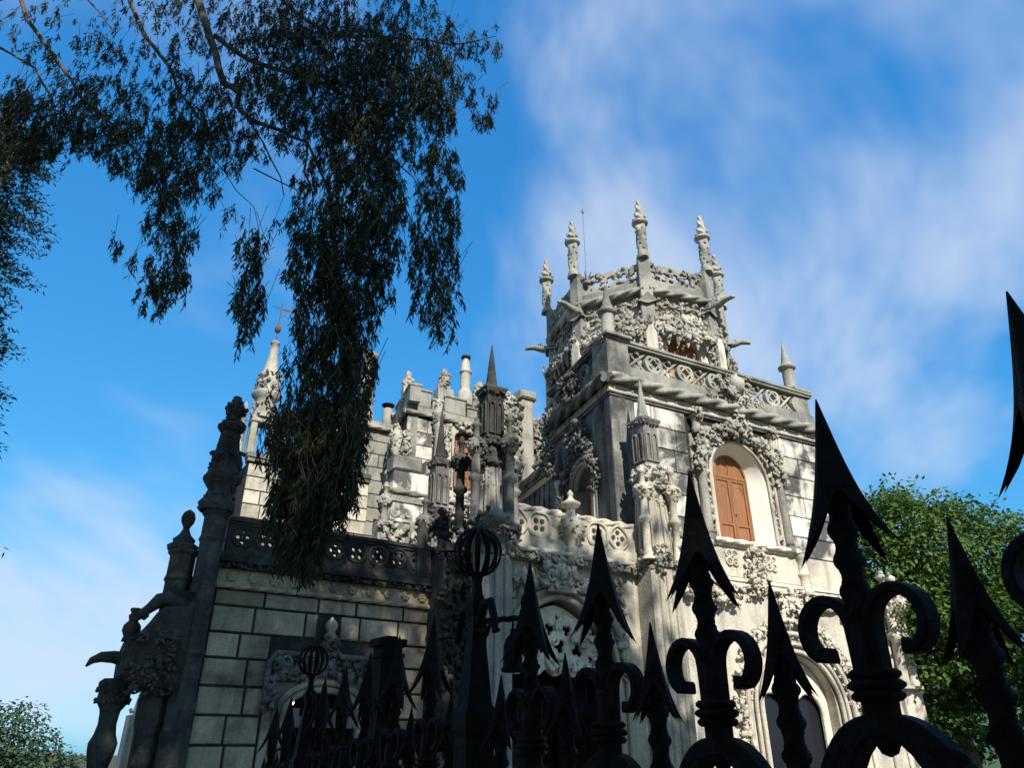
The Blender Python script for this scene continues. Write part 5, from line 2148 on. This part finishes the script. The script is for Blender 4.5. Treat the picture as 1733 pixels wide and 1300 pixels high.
def rvec(r_):
    while True:
        v_ = Vector((r_.uniform(-1, 1), r_.uniform(-1, 1), r_.uniform(-1, 1)))
        if 0.01 < v_.length < 1:
            return v_


# --- eucalyptus: trunk out of the frame to the left, limbs arching over, drooping leaves
euc = thing('eucalyptus_tree', 'dark eucalyptus with drooping narrow leaves hanging across the upper left sky', 'tree', (-8.5, 5.5, -.3))
EO = Vector((-8.5, 5.5, -.3))
m = MB()
m.tube([Vector(p) for p in ((0, 0, -.6), (.1, 0, 2), (-.1, .1, 5), (.2, .2, 8.5), (.4, .4, 12), (1.0, .6, 15))], [.55, .45, .42, .36, .28, .16], 12)
m.build('trunk', 'bark_pale', euc)
r_ = random.Random(61)
crownL = MB()
twigs = MB()


def limb(px, Ys, r0, r1, from_trunk=None, n=7):
    """a branch through the given picture points at real distances"""
    pts = [at(x, y, Y) - EO for (x, y), Y in zip(px, Ys)]
    if from_trunk:
        pts = [Vector(from_trunk)] + pts
    # smooth by subdividing once with slight wander
    P = []
    for i in range(len(pts) - 1):
        a, b_ = pts[i], pts[i + 1]
        P += [a, a.lerp(b_, .5) + rvec(r_) * (b_ - a).length * .05]
    P.append(pts[-1])
    N = len(P)
    m = MB()
    m.tube(P, [r0 + (r1 - r0) * i / (N - 1) for i in range(N)], n)
    m.build('branch', 'bark_pale', euc)
    return P


LIMBS = [
    ([(320, -60), (345, 30), (365, 90), (378, 140), (405, 155), (402, 180), (425, 203), (475, 220), (520, 240)], [9.0, 8.8, 8.7, 8.6, 8.5, 8.5, 8.4, 8.3, 8.3], .085, .022, (.4, .4, 11)),
    ([(365, 60), (420, 100), (520, 130), (600, 170), (680, 180)], [8.8, 8.6, 8.4, 8.2, 8.0], .05, .018, None),
    ([(210, -40), (245, 60), (285, 110), (300, 150), (330, 190), (345, 215)], [9.2, 9.0, 8.9, 8.8, 8.8, 8.7], .05, .015, (.3, .3, 10)),
    ([(30, -40), (45, 30), (95, 100), (140, 170), (200, 220), (250, 280)], [8.5, 8.4, 8.4, 8.4, 8.5, 8.5], .05, .014, (.2, .2, 9)),
    ([(0, 80), (60, 115), (85, 160), (90, 185), (140, 200), (180, 250), (260, 340)], [8.2, 8.2, 8.2, 8.2, 8.2, 8.2, 8.2], .025, .008, (.1, .2, 8)),
    ([(120, -30), (150, 0), (190, 50)], [8.8, 8.8, 8.8], .03, .01, (.2, .2, 9.5)),
    ([(420, 200), (445, 240), (475, 300), (480, 330)], [8.4, 8.3, 8.3, 8.3], .018, .006, None),
    ([(520, 240), (515, 290), (530, 330), (525, 400)], [8.3, 8.2, 8.2, 8.2], .02, .008, None),
    ([(600, 60), (680, 65), (760, 75), (800, 70), (840, 60)], [8.2, 8.0, 7.9, 7.9, 7.9], .025, .006, None),
    ([(425, -50), (500, 20), (560, 60), (620, 70)], [9.4, 9.0, 8.6, 8.2], .06, .02, (.5, .4, 12)),
    ([(430, 285), (500, 320), (540, 360)], [8.5, 8.4, 8.3], .012, .005, None),
    ([(640, 180), (660, 260), (700, 300), (735, 380)], [8.0, 7.9, 7.9, 7.8], .016, .006, None),
    ([(520, 240), (560, 330), (570, 450), (560, 600), (550, 700)], [8.3, 8.1, 8.0, 7.9, 7.8], .022, .006, None),
    ([(300, 200), (380, 290), (430, 350), (440, 400)], [8.7, 8.6, 8.5, 8.4], .010, .004, None),
]
for px, Ys, a, b_, ft in LIMBS:
    limb(px, Ys, a, b_, ft)

# foliage masses: picture ellipse (cx, cy, rx, ry), distance, density
MASS = [
    (60, 55, 70, 40, 8.4, .5), (130, 120, 90, 55, 8.5, .6), (200, 75, 60, 45, 8.6, .5), (40, 230, 75, 65, 8.0, 1.2), (20, 180, 40, 40, 8.0, 1.0),
    (110, 215, 50, 60, 8.3, .8), (180, 200, 75, 60, 8.4, 1.0), (240, 260, 70, 60, 8.5, 1.2), (285, 310, 55, 50, 8.5, 1.2), (140, 255, 40, 35, 8.4, .7),
    (260, 140, 60, 60, 8.6, .6), (250, 20, 60, 30, 8.9, .5), (310, 50, 50, 50, 9.0, .8), (345, 20, 60, 35, 9.0, .9), (330, 110, 45, 60, 8.8, .7),
    (340, 200, 60, 55, 8.6, 1.2), (390, 250, 50, 50, 8.5, 1.2), (310, 260, 60, 50, 8.5, 1.0), (345, 320, 35, 35, 8.5, .9), (430, 275, 25, 20, 8.4, .5),
    (280, 385, 35, 45, 8.5, 1.1), (315, 410, 30, 35, 8.5, 1.0), (285, 470, 38, 40, 8.5, 1.2), (262, 515, 28, 25, 8.5, 1.0), (305, 495, 20, 25, 8.5, .8), (235, 455, 20, 20, 8.5, .4),
    (197, 430, 13, 22, 8.4, .7), (400, 375, 18, 20, 8.4, .6), (428, 440, 28, 40, 8.3, 1.2), (425, 520, 27, 55, 8.3, 1.4), (415, 580, 12, 18, 8.3, .8), (470, 400, 14, 18, 8.3, .5),
    (450, 60, 80, 55, 8.7, 1.7), (530, 40, 80, 45, 8.4, 1.8), (480, 120, 90, 60, 8.5, 1.7), (570, 100, 90, 60, 8.3, 2.1), (640, 90, 60, 60, 8.1, 1.8), (560, 180, 100, 60, 8.2, 2.2), (480, 200, 60, 40, 8.4, 1.2), (620, 210, 70, 50, 8.0, 1.6),
    (640, 160, 70, 60, 8.0, 1.5), (700, 60, 70, 45, 7.9, 1.1), (690, 120, 70, 50, 7.9, 1.2), (740, 110, 40, 50, 7.9, .9), (740, 160, 40, 60, 7.9, 1.6), (720, 210, 50, 45, 7.9, 1.7), (700, 160, 50, 50, 7.9, 1.4),
    (790, 110, 25, 50, 7.9, .5), (820, 80, 30, 40, 7.9, .5), (820, 190, 25, 38, 7.9, 1.2), (790, 160, 20, 30, 7.9, .7),
    (520, 250, 60, 40, 8.2, 1.0), (600, 260, 70, 60, 8.1, 1.7), (650, 250, 50, 60, 8.0, 1.5), (560, 320, 50, 50, 8.1, 1.0), (620, 340, 70, 60, 8.0, 1.8), (660, 360, 35, 60, 7.9, 1.3),
    (745, 310, 40, 60, 7.8, 1.6), (740, 390, 45, 55, 7.8, 1.4), (735, 460, 45, 50, 7.8, 1.5), (740, 520, 40, 45, 7.8, 1.2), (755, 570, 18, 25, 7.8, .7), (715, 270, 25, 40, 7.9, .8),
    (530, 390, 45, 40, 8.0, 1.4), (590, 410, 70, 55, 8.0, 1.9), (640, 430, 45, 55, 7.9, 1.5), (530, 460, 50, 55, 8.0, 1.7), (590, 490, 60, 60, 7.9, 1.9), (645, 490, 25, 50, 7.9, .9),
    (550, 550, 55, 50, 7.9, 1.8), (600, 560, 45, 50, 7.9, 1.5), (560, 610, 60, 45, 7.9, 1.9), (610, 640, 30, 50, 7.8, 1.2), (570, 670, 55, 50, 7.8, 1.9), (500, 640, 25, 50, 7.9, .5),
    (480, 690, 30, 40, 7.8, .6), (555, 720, 75, 45, 7.8, 2.0), (500, 740, 50, 45, 7.8, 1.5), (600, 740, 30, 50, 7.8, 1.2), (545, 780, 80, 50, 7.75, 2.2), (530, 830, 75, 50, 7.7, 2.3),
    (510, 880, 55, 50, 7.7, 2.1), (575, 860, 30, 50, 7.7, 1.3), (510, 930, 45, 40, 7.7, 1.6), (520, 960, 28, 22, 7.7, 1.0), (455, 770, 20, 30, 7.8, .5),
    (150, -30, 150, 40, 8.7, .6), (400, -60, 150, 60, 9.0, 1.0), (620, -40, 120, 60, 8.5, 1.2), (690, 10, 50, 40, 8.2, .8), (520, 330, 30, 40, 8.1, .5), (395, 170, 40, 40, 8.6, .5), (435, 160, 40, 40, 8.5, .7),
]
NL = 0
for (cx, cy, rx, ry, Y, den) in MASS:
    if cx < 450 and cy > 150:
        den *= 1.45
    n_tw = max(3, int(rx * ry * den * (1.25 if den > 1 or den < .85 else 1.1) / 50))
    for i in range(n_tw):
        rr, aa = sqrt(r_.random()), r_.uniform(0, 6.28)
        px, py = cx + rx * rr * cos(aa), cy + ry * rr * sin(aa) * .95 - 20
        p = at(px, py, Y + r_.uniform(-.45, .45)) - EO
        # a hanging twig
        d = Vector((r_.uniform(-.25, .25), r_.uniform(-.25, .25), -1)).normalized()
        Lt = r_.uniform(.14, .30)
        q = p + d * Lt
        if i % 4 == 0:
            up_ = p + Vector((r_.uniform(-.2, .2), r_.uniform(-.2, .2), r_.uniform(.15, .5)))
            twigs.tube([up_, p, q], [.005, .0035, .0015], 3)
        nl = r_.randint(13, 20)
        for j in range(nl):
            t = (j + r_.random()) / nl
            c_ = p.lerp(q, t) + rvec(r_) * .022
            ld = (Vector((r_.uniform(-.75, .75), r_.uniform(-.75, .75), -1.0 - .4 * r_.random()))).normalized()
            leaf_quad(crownL, c_, ld, r_.uniform(.007, .013), r_.uniform(.07, .155), rvec(r_))
            NL += 1
crownL.build('foliage', 'leaf_eucalyptus', euc, kind='stuff')
twigs.build('twigs', 'bark', euc, kind='stuff')


def leafy_tree(name, label, base, trunk_h, lobes, nleaf, leaf, mat, seed, group=None, tr=.3, clump=1.0, bark='bark', inner=.25):
    """trunk, limbs and a crown of small leaves gathered in clumps on the shells of several lobes"""
    R_ = random.Random(seed)
    t = thing(name, label, 'tree', base, group=group)
    m = MB()
    m.tube([(0, 0, -.8), (.08, 0, trunk_h * .4), (-.05, .1, trunk_h * .8), (.05, .05, trunk_h * 1.15)], [tr * 1.3, tr, tr * .85, tr * .5], 10)
    m.build('trunk', bark, t)
    vol = [a[3] * a[4] * a[5] for a in lobes]
    tot = sum(v_ ** .67 for v_ in vol)
    m = MB()
    for (x, y, z, rx, ry, rz), v_ in zip(lobes, vol):
        mb = MB()
        mb.tube([(0, 0, trunk_h * .75), (x * .45, y * .45, trunk_h * .75 + (z - trunk_h * .75) * .6), (x * .9, y * .9, z + rz * .3)], [tr * .45, tr * .28, .03], 7)
        mb.build('limb', bark, t)
        n = int(nleaf * v_ ** .67 / tot)
        nc = max(6, int(n / 38 / clump))
        for c_ in range(nc):
            d = rvec(R_).normalized()
            k = 1 - inner * R_.random() ** 2 + .10 * R_.random()
            cc = Vector((x + d.x * rx * k, y + d.y * ry * k, z + d.z * rz * k))
            cr = leaf * R_.uniform(2.6, 4.6) * clump
            for j in range(n // nc):
                o_ = rvec(R_)
                o_.z *= .6
                q = cc + o_ * cr
                ld = (o_ + Vector((0, 0, -.25)) + rvec(R_) * .8).normalized()
                leaf_quad(m, q, ld, leaf * R_.uniform(.28, .42), leaf * R_.uniform(.8, 1.25), (Vector((0, 0, 1)) + d * .6 + rvec(R_) * .7).normalized())
    m.build('crown', mat, t, kind='stuff')
    return t


# broadleaf tree on the right, beyond the block
b0 = at(1640, 1290, 24)
leafy_tree('broadleaf_tree', 'bright green broadleaf tree on the right behind the fence spears', (b0.x, b0.y, -.4), 4.2,
           [(0, 0, 7.9, 2.6, 2.4, 1.9), (-1.6, -.5, 6.6, 1.7, 1.8, 1.5), (2.2, 0, 7.2, 2.2, 2.2, 1.8), (-.6, -1.2, 5.2, 2.0, 1.7, 1.4), (1.6, -1.0, 5.0, 2.2, 1.8, 1.5), (-.2, 0, 9.0, 1.3, 1.3, 1.1), (-1.0, 0, 3.6, 1.7, 1.5, 1.3), (1.5, .3, 3.2, 2.2, 1.6, 1.3), (3.8, .4, 5.6, 1.8, 1.8, 2.2)],
           40000, .18, 'leaf_broad', 71, tr=.26, clump=1.2)
# far trees low on the left
for i, (x, y, Y, s, lab) in enumerate(((5, 1270, 46, 1.0, 'hazy far tree at the lower left edge below the porch'), (85, 1300, 44, .62, 'small far tree low beside the porch column'))):
    b0 = at(x, 1300, Y)
    zt_ = at(x, 1185 if i == 0 else 1262, Y).z
    leafy_tree('far_tree', lab, (b0.x, b0.y, -.6), 2.0,
               [(0, 0, zt_ - 1.6 * s, 1.9 * s, 1.8 * s, 1.8 * s), (1.2 * s, .2, zt_ - 2.8 * s, 1.4 * s, 1.3 * s, 1.2 * s), (-1.2 * s, 0, zt_ - 2.6 * s, 1.5 * s, 1.4 * s, 1.4 * s)],
               5000, .26, 'leaf_far', 80 + i, group='far trees at the lower left')
# dark conifer grazing the left edge
cz0 = at(-165, 700, 12)
con = thing('conifer_tree', 'near-black conifer whose tufted branches edge the left border', 'tree', (cz0.x, cz0.y, -.4))
m = MB()
m.tube([(0, 0, -.6), (0, 0, 5), (0, 0, 10), (0, 0, 15)], [.28, .22, .14, .03], 9)
m.build('trunk', 'bark', con)
R_ = random.Random(90)
m = MB()
for i in range(420):
    z = R_.uniform(1.5, 14.5)
    a = R_.uniform(0, 6.28)
    rl = (2.45 - .10 * z) * R_.uniform(.55, 1.0) * (1.0 + .22 * sin(z * 2.6) + .12 * sin(z * 6.1))
    tip = Vector((cos(a) * rl, sin(a) * rl, z - .15 * rl))
    st_ = Vector((0, 0, z + .25))
    for j in range(95):
        t = .25 + .75 * R_.random()
        c_ = st_.lerp(tip, t) + rvec(R_) * .17
        leaf_quad(m, c_, ((tip - st_).normalized() * .6 + rvec(R_)).normalized(), .016, R_.uniform(.09, .16), rvec(R_))
m.build('foliage', 'leaf_conifer', con, kind='stuff')
# street trees behind the photographer: they shade the fence, the wing and the leaves overhead
leafy_tree('street_tree', 'tall dense street tree behind the photographer shading fence and wing', (2.2, -5.2, -.3), 6,
           [(0, 0, 7, 3.0, 2.6, 3.0), (-1.2, .3, 11, 2.8, 2.4, 3.0), (1.2, 0, 13, 2.6, 2.4, 3.0), (-.8, .3, 16.2, 2.7, 2.3, 2.8), (1.0, .2, 18.6, 2.6, 2.2, 2.4), (-2.6, .5, 14, 1.8, 1.8, 3.5), (-.8, .3, 21.5, 3.0, 2.4, 2.6), (-1.2, .2, 24.5, 2.8, 2.2, 2.2), (-3.6, .4, 20, 2.0, 2.0, 3.5)],
           11500, .42, 'leaf_far', 95, tr=.4, inner=.9)
leafy_tree('street_tree', 'open-crowned street tree behind the photographer dappling the loggia', (8.7, -5.0, -.3), 9,
           [(.4, 0, 21.3, 2.0, 2.0, 1.9), (-1.4, 0, 21.0, 1.9, 1.7, 1.8), (.3, 0, 18.0, 2.6, 2.0, 2.2), (1.4, .2, 19.5, 1.8, 1.6, 2.0), (-1.5, .2, 18.5, 1.8, 1.6, 2.0)],
           5200, .38, 'leaf_far', 97, tr=.3, inner=.9)
leafy_tree('added_shade_tree', 'unseen tree added beyond the right frame edge to shade the broadleaf tree', (18.6, 10.5, -.4), 6,  # added out of view to shade the broadleaf tree's lower crown
           [(0, 0, 11.5, 3.0, 2.8, 2.8), (-1.0, 0, 8.5, 2.8, 2.4, 2.4), (1.8, 0, 9.5, 2.4, 2.2, 2.4)],
           6000, .36, 'leaf_far', 99, tr=.3, inner=.9)
